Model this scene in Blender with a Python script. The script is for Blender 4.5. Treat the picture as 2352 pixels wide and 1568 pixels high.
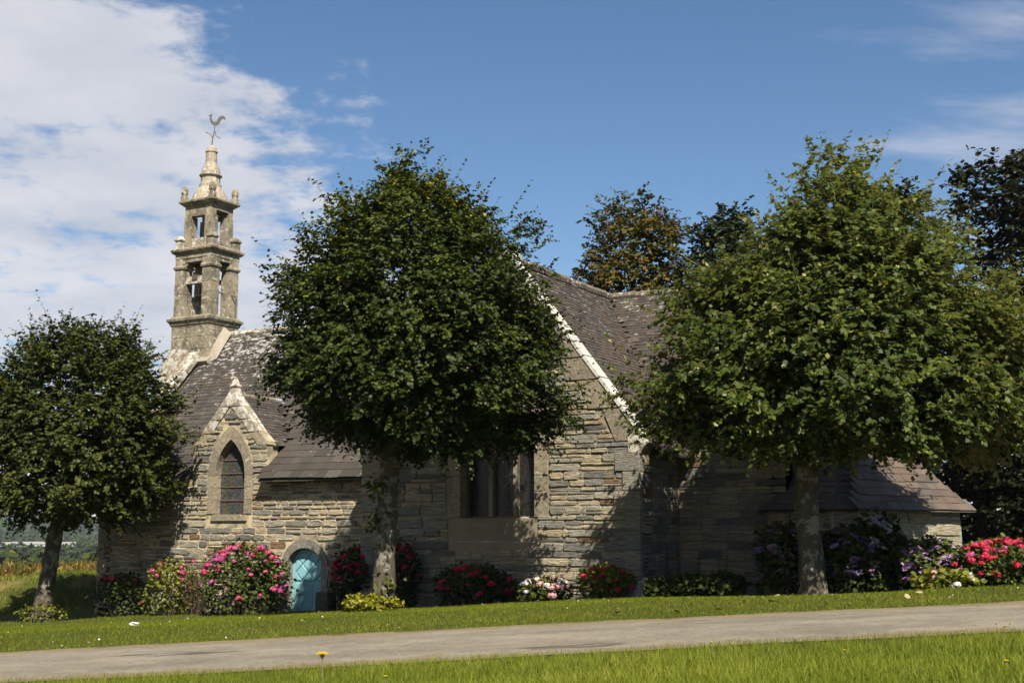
import bpy, bmesh, math, random
import numpy as np
from mathutils import Vector, Matrix
R = math.radians
for o in list(bpy.data.objects):
    bpy.data.objects.remove(o, do_unlink=True)
scene = bpy.context.scene
COL = scene.collection

# ------------------------------------------------------------------ camera, sky, sun, exposure
PSI, PITCH, FPX, CAMZ = R(29.8), R(8.55), 2800.0, 2.5
SUN_AZ, SUN_EL = R(43.0), R(47.0)          # azimuth measured from -Y towards +X
cam_d = bpy.data.cameras.new('camera')
cam = bpy.data.objects.new('camera', cam_d); COL.objects.link(cam)
cam.location = (0, 0, CAMZ)
cam.rotation_euler = (R(90) + PITCH, 0, PSI)
cam_d.sensor_width = 36; cam_d.lens = 36 * FPX / 2352
cam_d.clip_start = 0.1; cam_d.clip_end = 20000
cam_d.dof.use_dof = True; cam_d.dof.focus_distance = 27; cam_d.dof.aperture_fstop = 6.3
scene.camera = cam
sdir = Vector((math.cos(SUN_EL) * math.sin(SUN_AZ), -math.cos(SUN_EL) * math.cos(SUN_AZ), math.sin(SUN_EL)))
sl = bpy.data.lights.new('sun', 'SUN'); sl.energy = 5.0; sl.angle = R(0.5); sl.color = (1, .93, .82)
sun = bpy.data.objects.new('sun', sl); COL.objects.link(sun); sun.location = (20, -20, 40)
sun.rotation_euler = sdir.to_track_quat('Z', 'Y').to_euler()
vs = scene.view_settings
vs.view_transform = 'Standard'; vs.look = 'None'; vs.gamma = 1; vs.use_curve_mapping = False; vs.exposure = 1.2
SKY_STRENGTH = 0.05

w = bpy.data.worlds.new('World'); scene.world = w; w.use_nodes = True
nt = w.node_tree; N = nt.nodes; L = nt.links; N.clear()
def wn(t, **k):
    n = N.new(t)
    for a, b in k.items(): setattr(n, a, b)
    return n
def wmath(op, a, b=None, c=None):
    n = wn('ShaderNodeMath', operation=op)
    for i, x in enumerate((a, b, c)):
        if x is None: continue
        if isinstance(x, (int, float)): n.inputs[i].default_value = x
        else: L.new(x, n.inputs[i])
    return n.outputs[0]
sky = wn('ShaderNodeTexSky', sky_type='NISHITA', sun_disc=False)
sky.sun_elevation = SUN_EL; sky.sun_rotation = math.atan2(sdir.x, sdir.y)
sky.air_density = 1.0; sky.dust_density = .3; sky.ozone_density = 3.0
tc = wn('ShaderNodeTexCoord')
def wdot(v):
    n = wn('ShaderNodeVectorMath', operation='DOT_PRODUCT'); L.new(tc.outputs['Generated'], n.inputs[0]); n.inputs[1].default_value = v
    return n.outputs['Value']
xr = wdot((math.cos(PSI), math.sin(PSI), 0)); zz = wdot((0, 0, 1))
# clouds lie on a flat layer: project the direction on it
zc = wmath('ADD', wmath('MAXIMUM', zz, 0.0), 0.16)
comb = wn('ShaderNodeCombineXYZ')
L.new(wmath('DIVIDE', xr, zc), comb.inputs[0]); L.new(wmath('DIVIDE', wdot((-math.sin(PSI), math.cos(PSI), 0)), zc), comb.inputs[1])
def wnoise(scale, detail, rough, vec, off=(0, 0, 0), sc=(1, 1, 1)):
    m = wn('ShaderNodeMapping'); m.inputs['Location'].default_value = off; m.inputs['Scale'].default_value = sc
    L.new(vec, m.inputs['Vector'])
    n = wn('ShaderNodeTexNoise'); n.inputs['Scale'].default_value = scale; n.inputs['Detail'].default_value = detail
    n.inputs['Roughness'].default_value = rough; L.new(m.outputs[0], n.inputs['Vector'])
    return n.outputs['Fac']
n1 = wnoise(1.6, 8, .58, comb.outputs[0], (3.1, 1.7, 0))
n2 = wnoise(9.0, 7, .62, comb.outputs[0], (0.4, 5.2, 0))
n3 = wnoise(2.2, 7, .62, comb.outputs[0], (7.7, 2.2, 0), (1.0, 2.8, 1))
s = wmath('MULTIPLY', wmath('ADD', wmath('ADD', xr, wmath('MULTIPLY', wmath('SUBTRACT', zz, .26), 1.45)), .09), -1)
s = wmath('MINIMUM', wmath('MAXIMUM', wmath('MULTIPLY', s, 2.6), -.45), .25)
low = wmath('MULTIPLY', wmath('MAXIMUM', wmath('SUBTRACT', .16, zz), 0), -1.6)     # the bank breaks up low down
d = wmath('ADD', wmath('ADD', n1, wmath('MULTIPLY', wmath('SUBTRACT', n2, .5), 1.0)), wmath('ADD', s, low))
mr = wn('ShaderNodeMapRange', interpolation_type='SMOOTHSTEP'); mr.inputs['From Min'].default_value = .44; mr.inputs['From Max'].default_value = .74
mr.inputs['To Max'].default_value = .93; L.new(d, mr.inputs['Value'])
# thin cirrus to the right
mr2 = wn('ShaderNodeMapRange', interpolation_type='SMOOTHSTEP'); mr2.inputs['From Min'].default_value = .50; mr2.inputs['From Max'].default_value = .85
mr2.inputs['To Max'].default_value = .55
L.new(wmath('ADD', n3, wmath('MINIMUM', wmath('MULTIPLY', wmath('SUBTRACT', xr, .27), 1.2), .12)), mr2.inputs['Value'])
cl = wmath('MAXIMUM', mr.outputs[0], mr2.outputs[0])
shade = wn('ShaderNodeMix', data_type='RGBA')
mr3 = wn('ShaderNodeMapRange'); mr3.inputs['From Min'].default_value = .35; mr3.inputs['From Max'].default_value = .66
L.new(wnoise(3.0, 5, .55, comb.outputs[0], (3.3, 1.55, 0)), mr3.inputs['Value']); L.new(mr3.outputs[0], shade.inputs['Factor'])
shade.inputs['A'].default_value = (4.9, 5.2, 5.9, 1); shade.inputs['B'].default_value = (6.6, 6.6, 7.0, 1)
mix = wn('ShaderNodeMix', data_type='RGBA'); L.new(cl, mix.inputs['Factor']); hsv = wn('ShaderNodeHueSaturation'); hsv.inputs['Saturation'].default_value = 1.12; L.new(sky.outputs[0], hsv.inputs['Color']); L.new(hsv.outputs[0], mix.inputs['A']); L.new(shade.outputs['Result'], mix.inputs['B'])
bg = wn('ShaderNodeBackground'); bg.inputs['Strength'].default_value = SKY_STRENGTH
L.new(mix.outputs['Result'], bg.inputs['Color'])
wo = wn('ShaderNodeOutputWorld'); L.new(bg.outputs[0], wo.inputs['Surface'])

# ------------------------------------------------------------------ helpers
RIGHT = Vector((math.cos(PSI), math.sin(PSI), 0)); FWD = Vector((-math.sin(PSI), math.cos(PSI), 0))
def lat(a, b, z=0): return Vector((RIGHT.x * a + FWD.x * b, RIGHT.y * a + FWD.y * b, z))
def ray(u, v):
    r = (u - 1176) / FPX; q = (784 - v) / FPX
    fw = FWD * math.cos(PITCH) + Vector((0, 0, math.sin(PITCH)))
    up = FWD * -math.sin(PITCH) + Vector((0, 0, math.cos(PITCH)))
    return fw + RIGHT * r + up * q
def atY(u, v, Y):
    d = ray(u, v); return Vector((0, 0, CAMZ)) + d * (Y / d.y)
def atb(u, v, b):
    d = ray(u, v); return Vector((0, 0, CAMZ)) + d * (b / d.dot(FWD))
def smooth(x, a, b):
    t = np.clip((x - a) / (b - a), 0, 1); return t * t * (3 - 2 * t)
GB = [-400, -60, -12, 0, 4, 10, 14.2, 16, 18.2, 22, 27, 32, 36, 40, 60, 120, 200, 450, 900, 1500, 2500, 3500, 4500, 9000]
GZ = [2, .6, -.25, -.5, -.68, -1.18, -1.50, -1.50, -1.48, -1.46, -1.70, -2.02, -2.13, -2.15, -2.2, -5.5, -10, -15, -21.5, -23, -8, 9, 16, 10]
_gb = np.concatenate([np.linspace(-400, 0, 120), np.linspace(0.2, 60, 300), np.geomspace(61, 9000, 400)])
_gz = np.interp(_gb, GB, GZ)
for _ in range(3):
    _gz[1:-1] = (_gz[:-2] + _gz[1:-1] * 2 + _gz[2:]) / 4
def gz(x, y):
    x = np.asarray(x, float); y = np.asarray(y, float)
    a = x * RIGHT.x + y * RIGHT.y; b = x * FWD.x + y * FWD.y
    rr = np.sqrt(a * a + b * b)
    bb = np.where(rr > 70, np.where(b > 0, rr * .5 + b * .5, -np.minimum(rr, 390)), b)
    z = np.interp(bb, _gb, _gz) + .050 * 25 * np.tanh(a / 25) * np.exp(-np.maximum(rr - 60, 0) / 300)
    bank = 1.0 * smooth(b, 41.3, 44.2) * (1 - smooth(b, 45.5, 50)) * smooth(-a, 12.6, 13.8) * (1 - .12 * np.sin(a * 1.3) - .1 * np.sin(a * .47 + b))
    z = z - .20 * smooth(b, 20.5, 25.5) * (1 - smooth(b, 40, 60)) * smooth(a, 2.5, 7)
    far = smooth(rr, 150, 700) * (3.0 * np.sin(x * .0043 + 1) * np.sin(y * .0037) + 2.0 * np.sin(x * .011 + y * .009))
    far += smooth(rr, 2200, 3300) * (9 * np.sin(a * .0031 + .6) + 4 * np.sin(a * .0117))
    und = .012 * np.sin(x * .9 + 1) * np.sin(y * .8) * smooth(rr, 2, 12) * (1 - smooth(np.abs(b - 16.3), 6, 3))
    return CAMZ + z + bank + far + und
def g1(x, y): return float(gz(x, y))

_W = {}
def link(o, parent=None, loc=(0, 0, 0)):
    COL.objects.link(o); loc = Vector(loc)
    if parent is not None:
        o.parent = parent; o.matrix_parent_inverse = Matrix.Translation(-_W[parent.name])
    o.location = loc; _W[o.name] = loc
    return o
def empty(name, loc, label=None, cat=None, group=None, parent=None):
    o = bpy.data.objects.new(name, None); o.empty_display_size = .3
    link(o, parent, loc); tag(o, label, cat, group); return o
def tag(o, label=None, cat=None, group=None, kind=None):
    if label: o['label'] = label
    if cat: o['category'] = cat
    if group: o['group'] = group
    if kind: o['kind'] = kind
    return o
class MB:
    def __init__(s): s.v = []; s.f = []; s.a = []; s.cur = 0.5
    def add(s, vs, fs):
        o = len(s.v); s.v += [tuple(p) for p in vs]; s.f += [tuple(i + o for i in f) for f in fs]; s.a += [s.cur] * len(vs)
    def box(s, c, h, rot=None, taper=1.0):
        vs = []
        for z in (-1, 1):
            t = taper if z > 0 else 1
            for x, y in ((-1, -1), (1, -1), (1, 1), (-1, 1)):
                p = Vector((x * h[0] * t, y * h[1] * t, z * h[2]))
                if rot is not None: p = rot @ p
                vs.append(p + Vector(c))
        s.add(vs, [(3, 2, 1, 0), (4, 5, 6, 7), (0, 1, 5, 4), (1, 2, 6, 5), (2, 3, 7, 6), (3, 0, 4, 7)])
    def tube(s, pts, rad, n=8, cap=True, rough=0, rng=random):
        pts = [Vector(p) for p in pts]; rings = []; vs = []; ref = Vector((.31, .95, .05))
        for i, p in enumerate(pts):
            t = (pts[min(i + 1, len(pts) - 1)] - pts[max(i - 1, 0)]).normalized()
            x = t.cross(ref)
            if x.length < .05: x = t.cross(Vector((1, 0, 0)))
            x.normalize(); y = t.cross(x)
            for k in range(n):
                an = 2 * math.pi * k / n; r = rad[i] * (1 + rough * (rng.random() - .5))
                vs.append(p + (x * math.cos(an) + y * math.sin(an)) * r)
        fs = []
        for i in range(len(pts) - 1):
            for k in range(n):
                fs.append((i * n + k, i * n + (k + 1) % n, (i + 1) * n + (k + 1) % n, (i + 1) * n + k))
        if cap:
            fs.append(tuple(range(n - 1, -1, -1))); fs.append(tuple(range((len(pts) - 1) * n, len(pts) * n)))
        s.add(vs, fs)
    def lathe(s, c, prof, n=8, rot=0.0, sx=1, sy=1):
        vs = []; fs = []
        for r, z in prof:
            for k in range(n):
                an = rot + 2 * math.pi * k / n
                vs.append((c[0] + r * sx * math.cos(an), c[1] + r * sy * math.sin(an), c[2] + z))
        for i in range(len(prof) - 1):
            for k in range(n):
                fs.append((i * n + k, i * n + (k + 1) % n, (i + 1) * n + (k + 1) % n, (i + 1) * n + k))
        fs.append(tuple(range(n - 1, -1, -1))); fs.append(tuple(range((len(prof) - 1) * n, len(prof) * n)))
        s.add(vs, fs)
    def sq(s, c, hx, hy, prof):       # square 'lathe': profile of (offset, z)
        vs = []; fs = []
        for o, z in prof:
            for x, y in ((-1, -1), (1, -1), (1, 1), (-1, 1)):
                vs.append((c[0] + x * (hx + o), c[1] + y * (hy + o), z))
        for i in range(len(prof) - 1):
            for k in range(4):
                fs.append((i * 4 + k, i * 4 + (k + 1) % 4, (i + 1) * 4 + (k + 1) % 4, (i + 1) * 4 + k))
        fs.append((3, 2, 1, 0)); m = (len(prof) - 1) * 4; fs.append((m, m + 1, m + 2, m + 3))
        s.add(vs, fs)
    def build(s, name, m, parent=None, origin=None, smooth_=False):
        me = bpy.data.meshes.new(name)
        if origin is None:
            origin = _W[parent.name] if parent is not None else Vector((0, 0, 0))
        origin = Vector(origin)
        me.from_pydata([(p[0] - origin.x, p[1] - origin.y, p[2] - origin.z) for p in s.v], [], s.f)
        at = me.attributes.new('rnd', 'FLOAT', 'POINT'); at.data.foreach_set('value', np.array(s.a, dtype=np.float32))
        me.materials.append(m)
        if smooth_: me.polygons.foreach_set('use_smooth', [True] * len(me.polygons))
        o = bpy.data.objects.new(name, me); return link(o, parent, origin)
def npmesh(name, V, quads, rnd, m, parent=None, origin=None):
    """V (n,3), quads (k,4) or tris (k,3) arrays; rnd per vertex"""
    if origin is None: origin = _W[parent.name] if parent is not None else Vector((0, 0, 0))
    V = V - np.array(origin)
    me = bpy.data.meshes.new(name); q = quads.shape[1]
    me.vertices.add(len(V)); me.vertices.foreach_set('co', V.astype(np.float32).ravel())
    me.loops.add(quads.size); me.loops.foreach_set('vertex_index', quads.astype(np.int32).ravel())
    me.polygons.add(len(quads)); me.polygons.foreach_set('loop_start', np.arange(0, quads.size, q, dtype=np.int32))
    me.polygons.foreach_set('loop_total', np.full(len(quads), q, dtype=np.int32))
    me.update(calc_edges=True)
    at = me.attributes.new('rnd', 'FLOAT', 'POINT'); at.data.foreach_set('value', rnd.astype(np.float32))
    me.materials.append(m)
    o = bpy.data.objects.new(name, me); return link(o, parent, origin)

# ------------------------------------------------------------------ materials
class MT:
    def __init__(s, name, rough=.9, spec=.3, k=(1, 1, 1)):
        s.k = k; s.m = bpy.data.materials.new(name); s.m.use_nodes = True; s.n = s.m.node_tree.nodes; s.l = s.m.node_tree.links
        s.b = s.n['Principled BSDF']; s.b.inputs['Roughness'].default_value = rough; s.b.inputs['Specular IOR Level'].default_value = spec
        s.geo = s.n.new('ShaderNodeNewGeometry'); s.pos = s.geo.outputs['Position']
    def put(s, sock, x):
        if isinstance(x, (int, float)): sock.default_value = x
        elif isinstance(x, tuple): sock.default_value = x if len(x) == 4 or sock.type == 'VECTOR' else (*x, 1)
        else: s.l.new(x, sock)
    def attr(s, nm='rnd'):
        a = s.n.new('ShaderNodeAttribute'); a.attribute_name = nm; return a.outputs['Fac']
    def noise(s, scale, detail=4, rough=.55, sc=(1, 1, 1), vec=None, off=(0, 0, 0)):
        mp = s.n.new('ShaderNodeMapping'); mp.inputs['Scale'].default_value = sc; mp.inputs['Location'].default_value = off
        s.l.new(vec or s.pos, mp.inputs['Vector'])
        n = s.n.new('ShaderNodeTexNoise'); n.inputs['Scale'].default_value = scale; n.inputs['Detail'].default_value = detail; n.inputs['Roughness'].default_value = rough
        s.l.new(mp.outputs[0], n.inputs['Vector']); return n.outputs['Fac']
    def vor(s, scale, feature='F1', sc=(1, 1, 1), out='Distance', vec=None):
        mp = s.n.new('ShaderNodeMapping'); mp.inputs['Scale'].default_value = sc; s.l.new(vec or s.pos, mp.inputs['Vector'])
        n = s.n.new('ShaderNodeTexVoronoi'); n.feature = feature; n.inputs['Scale'].default_value = scale
        s.l.new(mp.outputs[0], n.inputs['Vector']); return n.outputs[out]
    def math(s, op, a, b=None, c=None):
        n = s.n.new('ShaderNodeMath'); n.operation = op
        for i, x in enumerate((a, b, c)):
            if x is not None: s.put(n.inputs[i], x)
        return n.outputs[0]
    def step(s, x, a, b, lo=0., hi=1.):
        n = s.n.new('ShaderNodeMapRange'); n.interpolation_type = 'SMOOTHSTEP'
        for k, v in (('From Min', a), ('From Max', b), ('To Min', lo), ('To Max', hi)): n.inputs[k].default_value = v
        s.put(n.inputs['Value'], x); return n.outputs[0]
    def mix(s, f, a, b, mode='MIX'):
        n = s.n.new('ShaderNodeMix'); n.data_type = 'RGBA'; n.blend_type = mode
        s.put(n.inputs['Factor'], f); s.put(n.inputs['A'], a); s.put(n.inputs['B'], b); return n.outputs['Result']
    def ramp(s, f, stops, interp='LINEAR'):
        n = s.n.new('ShaderNodeValToRGB'); n.color_ramp.interpolation = interp; e = n.color_ramp.elements
        while len(e) < len(stops): e.new(.5)
        for i, (p, c) in enumerate(stops): e[i].position = p; e[i].color = (*c, 1)
        s.put(n.inputs[0], f); return n.outputs[0]
    def sepz(s, i=2):
        n = s.n.new('ShaderNodeSeparateXYZ'); s.l.new(s.pos, n.inputs[0]); return n.outputs[i]
    def bump(s, h, strength=.5, dist=.02):
        n = s.n.new('ShaderNodeBump'); n.inputs['Strength'].default_value = strength; n.inputs['Distance'].default_value = dist
        s.l.new(h, n.inputs['Height']); s.l.new(n.outputs[0], s.b.inputs['Normal'])
    def col(s, c): s.put(s.b.inputs['Base Color'], s.mix(1.0, c, (*s.k, 1), 'MULTIPLY') if s.k != (1, 1, 1) else c); return s
    def done(s): return s.m
def mat_schist(name, tint=(1, 1, 1), rust=.955, lich=.0):
    t = MT(name, .85, .3, (.80, .78, .74)); a = t.attr()
    c = t.ramp(a, [(0, (.085, .09, .095)), (.3, (.155, .16, .16)), (.6, (.225, .218, .195)), (.88, (.27, .245, .195)), (rust, (.235, .20, .15)), (min(rust + .015, .985), (.125, .085, .055)), (1, (.14, .092, .058))])
    st = t.noise(3.0, 6, .65, (1.2, 1.2, 16)); st2 = t.noise(9, 5, .6, (1, 1, 5))
    c = t.mix(1.0, c, t.ramp(st, [(.30, (.22, .21, .20)), (.46, (.85, .85, .85)), (.70, (1.7, 1.66, 1.55))]), 'MULTIPLY')
    c = t.mix(t.step(st2, .58, .72, 0, .5), c, (.33, .31, .26))
    c = t.mix(t.step(t.noise(2.3, 3), .60, .72, 0, .55), c, (.20, .145, .085))
    sp = t.step(t.noise(26, 3, .6), .66, .72, 0, .7 + lich); c = t.mix(sp, c, (.50, .49, .45))
    c = t.mix(1.0, c, (*tint, 1), 'MULTIPLY'); t.col(c)
    t.bump(t.math('ADD', t.math('MULTIPLY', st, 1.0), t.math('MULTIPLY', st2, .6)), 1.0, .07); return t.done()
M = {}
M['schist_nave'] = mat_schist('schist_nave', (1.6, 1.5, 1.32), .955)
M['schist_transept'] = mat_schist('schist_transept', (1.45, 1.38, 1.22), .985)
M['schist_annex'] = mat_schist('schist_annex', (1.5, 1.45, 1.3), .97, .3)
def mat_mortar(name, c0, c1):
    t = MT(name, .95, .15, (.62, .61, .58)); n = t.noise(14, 5); t.col(t.mix(t.step(t.noise(2.5, 3), .35, .7), t.mix(n, c0, c1), (.22, .19, .15))); t.bump(n, .8, .02); return t.done()
M['mortar'] = mat_mortar('lime_mortar', (.52, .44, .29), (.68, .58, .40)); M['mortar_dark'] = mat_mortar('grey_mortar', (.25, .21, .15), (.36, .31, .22))
def mat_granite(name, base=(.33, .285, .215), white=.62, orange=.70, dark=.55, wmax=.9):
    t = MT(name, .9, .25, (.66, .64, .60) if 'tower' not in name else (.60, .57, .50)); a = t.attr(); n = t.noise(7, 6, .65); n2 = t.noise(45, 3, .6)
    c = t.mix(n, tuple(x * .62 for x in base), tuple(min(x * 1.3, 1) for x in base))
    c = t.mix(1.0, c, t.ramp(a, [(0, (.72, .72, .74)), (1, (1.15, 1.12, 1.08))]), 'MULTIPLY')
    c = t.mix(t.step(t.noise(2.1, 5, .7, sc=(1, 1, .45), off=(9, 3, 1)), dark - .08, dark + .14, 0, .8), c, (.10, .092, .075))
    c = t.mix(t.step(t.noise(17, 5, .7, off=(3, 1, 6)), .54, .62, 0, .75), c, (.085, .078, .062)); c = t.mix(t.step(t.noise(15, 4, .65, off=(6, 2, 1)), .58, .64, 0, .6), c, (.50, .49, .43)); c = t.mix(t.step(n2, .60, .70, 0, .55), c, (.07, .065, .055))
    c = t.mix(t.step(t.noise(5.5, 5, .62, off=(2, 8, 5)), white - .02, white + .07, 0, wmax), c, (.62, .61, .56))
    c = t.mix(t.step(t.noise(3.4, 5, .6, off=(7, 1, 3)), orange, orange + .05, 0, .85), c, (.42, .22, .035))
    t.col(c); t.bump(t.math('ADD', n, t.math('MULTIPLY', n2, .6)), .9, .03); return t.done()
M['granite'] = mat_granite('granite_dressed', (.34, .295, .215), .66, .78, .62)
M['granite_tower'] = mat_granite('granite_tower', (.41, .375, .30), .585, .68, .50)
M['granite_spire'] = mat_granite('granite_spire', (.46, .415, .33), .58, .70, .66)
M['granite_white'] = mat_granite('granite_lichened', (.36, .31, .24), .48, .80, .64)
M['coping'] = mat_granite('coping_lichened', (.55, .53, .48), .38, .85, .75, .97)
M['granite_door'] = mat_granite('granite_door_surround', (.30, .285, .25), .70, .86, .58)
def mat_slate(name, base, lich, ridge_z=None, ridge_amt=0., brown=.3, lichscale=3.6):
    t = MT(name, .62, .3, (.60, .58, .56)); a = t.attr()
    c = t.ramp(a, [(0, tuple(x * .72 for x in base)), (.5, base), (.85, tuple(x * 1.25 for x in base)), (1, (base[0] * 1.6, base[1] * 1.5, base[2] * 1.35))])
    c = t.mix(t.step(t.noise(1.3, 4), .42, .7, 0, brown), c, (base[0] * 1.7, base[1] * 1.35, base[2] * 1.0))
    ln = t.noise(lichscale, 5, .68, (1, 1, 1.6))
    if ridge_z is not None:
        ln = t.math('ADD', ln, t.math('MULTIPLY', t.step(t.sepz(), ridge_z - 3.6, ridge_z + .2), ridge_amt))
    ln = t.math('ADD', ln, t.math('MULTIPLY', t.math('SUBTRACT', a, .5), .12))
    c = t.mix(t.step(ln, lich, lich + .05, 0, .9), c, (.50, .49, .46))
    c = t.mix(t.step(t.noise(2.0, 4, .6, off=(5, 5, 2)), .76, .80, 0, .8), c, (.34, .19, .05))
    t.col(c); t.bump(t.noise(12, 5), .5, .012); return t.done()
M['slate_nave'] = mat_slate('slate_nave', (.072, .065, .055), .66, CAMZ + 6.6, .15, .3, 5.5)
M['slate_transept'] = mat_slate('slate_transept', (.074, .063, .052), .71, CAMZ + 6.7, .11, .5, 9.0)
M['slate_annex'] = mat_slate('slate_annex', (.115, .095, .08), .74, None, 0, .5)
def simple(name, c, rough=.8, spec=.3, var=.25, scale=8, metal=0, k=.6):
    t = MT(name, rough, spec, (k, k, k)); n = t.noise(scale, 4)
    t.col(t.mix(n, tuple(x * (1 - var) for x in c), tuple(min(x * (1 + var), 1) for x in c))); t.b.inputs['Metallic'].default_value = metal
    t.bump(n, .25, .01); return t.done()
M['cement'] = simple('cement_fillet', (.38, .33, .26), .95, .1, .2, 5)
M['lead'] = simple('lead_flashing', (.42, .44, .47), .5, .4, .15)
M['teal'] = simple('teal_paint', (.21, .42, .46), .55, .35, .06, 5, 0, .80)
M['iron'] = simple('rusty_iron', (.20, .13, .10), .7, .4, .4, 30)
M['vane'] = simple('weathered_copper_sheet', (.075, .062, .05), .6, .4, .3, 12)
M['bronze'] = simple('bell_bronze', (.055, .05, .035), .6, .5, .3, 12, .4)
M['wood_dark'] = simple('weathered_wood', (.13, .10, .065), .9, .2, .35, 12)
def mat_leaf(name, stops, trans=.2, under=None, rough=.55, spec=.18, k=(.58, .54, .34)):
    t = MT(name, rough, spec); a = t.attr(); c = t.ramp(a, stops)
    if under: c = t.mix(t.geo.outputs['Backfacing'], c, under)
    c = t.mix(1.0, c, (*k, 1), 'MULTIPLY')
    t.col(c)
    tr = t.n.new('ShaderNodeBsdfTranslucent'); t.l.new(t.mix(1.0, c, (1.25, 1.3, .55, 1), 'MULTIPLY'), tr.inputs['Color'])
    mx = t.n.new('ShaderNodeMixShader'); mx.inputs[0].default_value = trans
    t.l.new(t.b.outputs[0], mx.inputs[1]); t.l.new(tr.outputs[0], mx.inputs[2])
    t.l.new(mx.outputs[0], t.n['Material Output'].inputs['Surface']); return t.done()
M['leaf_linden'] = mat_leaf('linden_leaf', [(0, (.016, .032, .007)), (.5, (.045, .072, .013)), (.82, (.098, .125, .020)), (.94, (.22, .23, .03)), (1, (.36, .34, .05))])
M['leaf_linden_b'] = mat_leaf('linden_leaf_olive', [(0, (.020, .034, .008)), (.5, (.054, .075, .016)), (.9, (.125, .140, .030)), (1, (.20, .19, .05))])
M['leaf_silver'] = mat_leaf('silver_linden_leaf', [(0, (.020, .042, .009)), (.5, (.054, .090, .018)), (.85, (.145, .185, .04)), (1, (.33, .31, .06))], .22, (.36, .38, .24))
M['leaf_copper'] = mat_leaf('turning_maple_leaf', [(0, (.03, .05, .014)), (.45, (.085, .10, .022)), (.62, (.15, .115, .028)), (.82, (.27, .13, .03)), (1, (.38, .17, .045))])
M['leaf_dark'] = mat_leaf('dark_maple_leaf', [(0, (.016, .026, .010)), (.7, (.034, .048, .018)), (.9, (.055, .05, .02)), (1, (.11, .06, .02))])
M['leaf_chestnut'] = mat_leaf('chestnut_leaf', [(0, (.014, .022, .009)), (.6, (.028, .036, .014)), (.85, (.05, .038, .016)), (1, (.13, .06, .02))])
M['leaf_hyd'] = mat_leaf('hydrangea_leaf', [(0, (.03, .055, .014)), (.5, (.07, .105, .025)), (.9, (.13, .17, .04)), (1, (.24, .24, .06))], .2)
M['leaf_hyd_y'] = mat_leaf('hydrangea_leaf_yellowing', [(0, (.06, .09, .02)), (.5, (.15, .18, .03)), (.9, (.26, .27, .05)), (1, (.36, .30, .06))], .25)
M['leaf_lime'] = mat_leaf('lime_green_leaf', [(0, (.15, .18, .02)), (.5, (.30, .32, .03)), (1, (.45, .42, .06))], .3)
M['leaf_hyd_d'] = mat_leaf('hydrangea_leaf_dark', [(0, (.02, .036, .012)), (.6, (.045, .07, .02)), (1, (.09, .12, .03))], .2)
M['leaf_dry'] = mat_leaf('dry_twig_leaf', [(0, (.06, .05, .025)), (.6, (.12, .10, .04)), (1, (.20, .17, .06))], .2)
M['grass'] = mat_leaf('grass_blade', [(0, (.07, .10, .014)), (.5, (.155, .195, .028)), (.88, (.24, .265, .045)), (.96, (.26, .25, .09)), (1, (.36, .31, .15))], .3, None, .6, .15, (.74, .72, .38))
M['grass_far'] = mat_leaf('mown_grass_blade', [(0, (.075, .105, .014)), (.5, (.155, .185, .024)), (.9, (.23, .24, .04)), (1, (.26, .23, .10))], .3, None, .6, .15, (.68, .68, .30))
M['corn'] = mat_leaf('maize_leaf', [(0, (.05, .07, .015)), (.4, (.12, .11, .03)), (.75, (.30, .19, .06)), (1, (.44, .30, .12))], .25)
M['bank_grass'] = mat_leaf('bank_grass_blade', [(0, (.05, .08, .012)), (.5, (.13, .18, .025)), (.8, (.20, .21, .05)), (1, (.36, .25, .12))], .25, None, .6, .15, (.8, .78, .5))
M['woods'] = mat_leaf('far_tree_leaf', [(0, (.018, .036, .014)), (.5, (.036, .060, .018)), (.85, (.06, .08, .024)), (1, (.11, .10, .03))], .0, None, .9, .1)
M['stem'] = simple('brown_stem', (.10, .075, .045), .9, .2, .4, 20)
t = MT('linden_bark', .95, .15, (.6, .58, .54)); n = t.noise(6, 6, .65, (1, 1, .35)); n2 = t.noise(4.5, 4, .65, off=(4, 4, 4))
c = t.mix(n, (.045, .038, .028), (.16, .14, .105)); c = t.mix(t.step(n2, .50, .58, 0, .8), c, (.30, .295, .24)); c = t.mix(t.step(t.noise(3, 4, off=(1, 7, 2)), .6, .7, 0, .6), c, (.08, .085, .03))
t.col(c); t.bump(n, 1.0, .05); M['bark'] = t.done()
def mat_flower(name, stops):
    t = MT(name, .6, .2, (.54, .50, .50)); a = t.attr(); t.col(t.ramp(a, stops)); t.b.inputs['Subsurface Weight'].default_value = 0; return t.done()
M['fl_pink'] = mat_flower('hot_pink_petals', [(0, (.26, .014, .06)), (.5, (.58, .05, .14)), (1, (.76, .18, .30))])
M['fl_magenta'] = mat_flower('magenta_petals', [(0, (.22, .03, .14)), (.5, (.46, .085, .26)), (1, (.60, .20, .42))])
M['fl_crimson'] = mat_flower('crimson_petals', [(0, (.20, .006, .03)), (.5, (.48, .016, .06)), (1, (.66, .06, .12))])
M['fl_red'] = mat_flower('red_petals', [(0, (.26, .008, .02)), (.5, (.60, .02, .05)), (1, (.72, .08, .10))])
M['fl_white'] = mat_flower('white_petals', [(0, (.55, .52, .46)), (.5, (.78, .76, .72)), (1, (.85, .84, .80))])
M['fl_blush'] = mat_flower('blush_petals', [(0, (.50, .22, .20)), (.5, (.70, .36, .36)), (1, (.80, .55, .52))])
M['fl_lilac'] = mat_flower('lilac_petals', [(0, (.28, .15, .40)), (.5, (.50, .32, .62)), (1, (.70, .50, .72))])
M['fl_violet'] = mat_flower('violet_petals', [(0, (.12, .09, .22)), (.5, (.24, .18, .38)), (1, (.36, .26, .46))])
M['fl_paleblue'] = mat_flower('pale_blue_petals', [(0, (.36, .44, .52)), (.5, (.55, .63, .70)), (1, (.70, .75, .78))])
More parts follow.
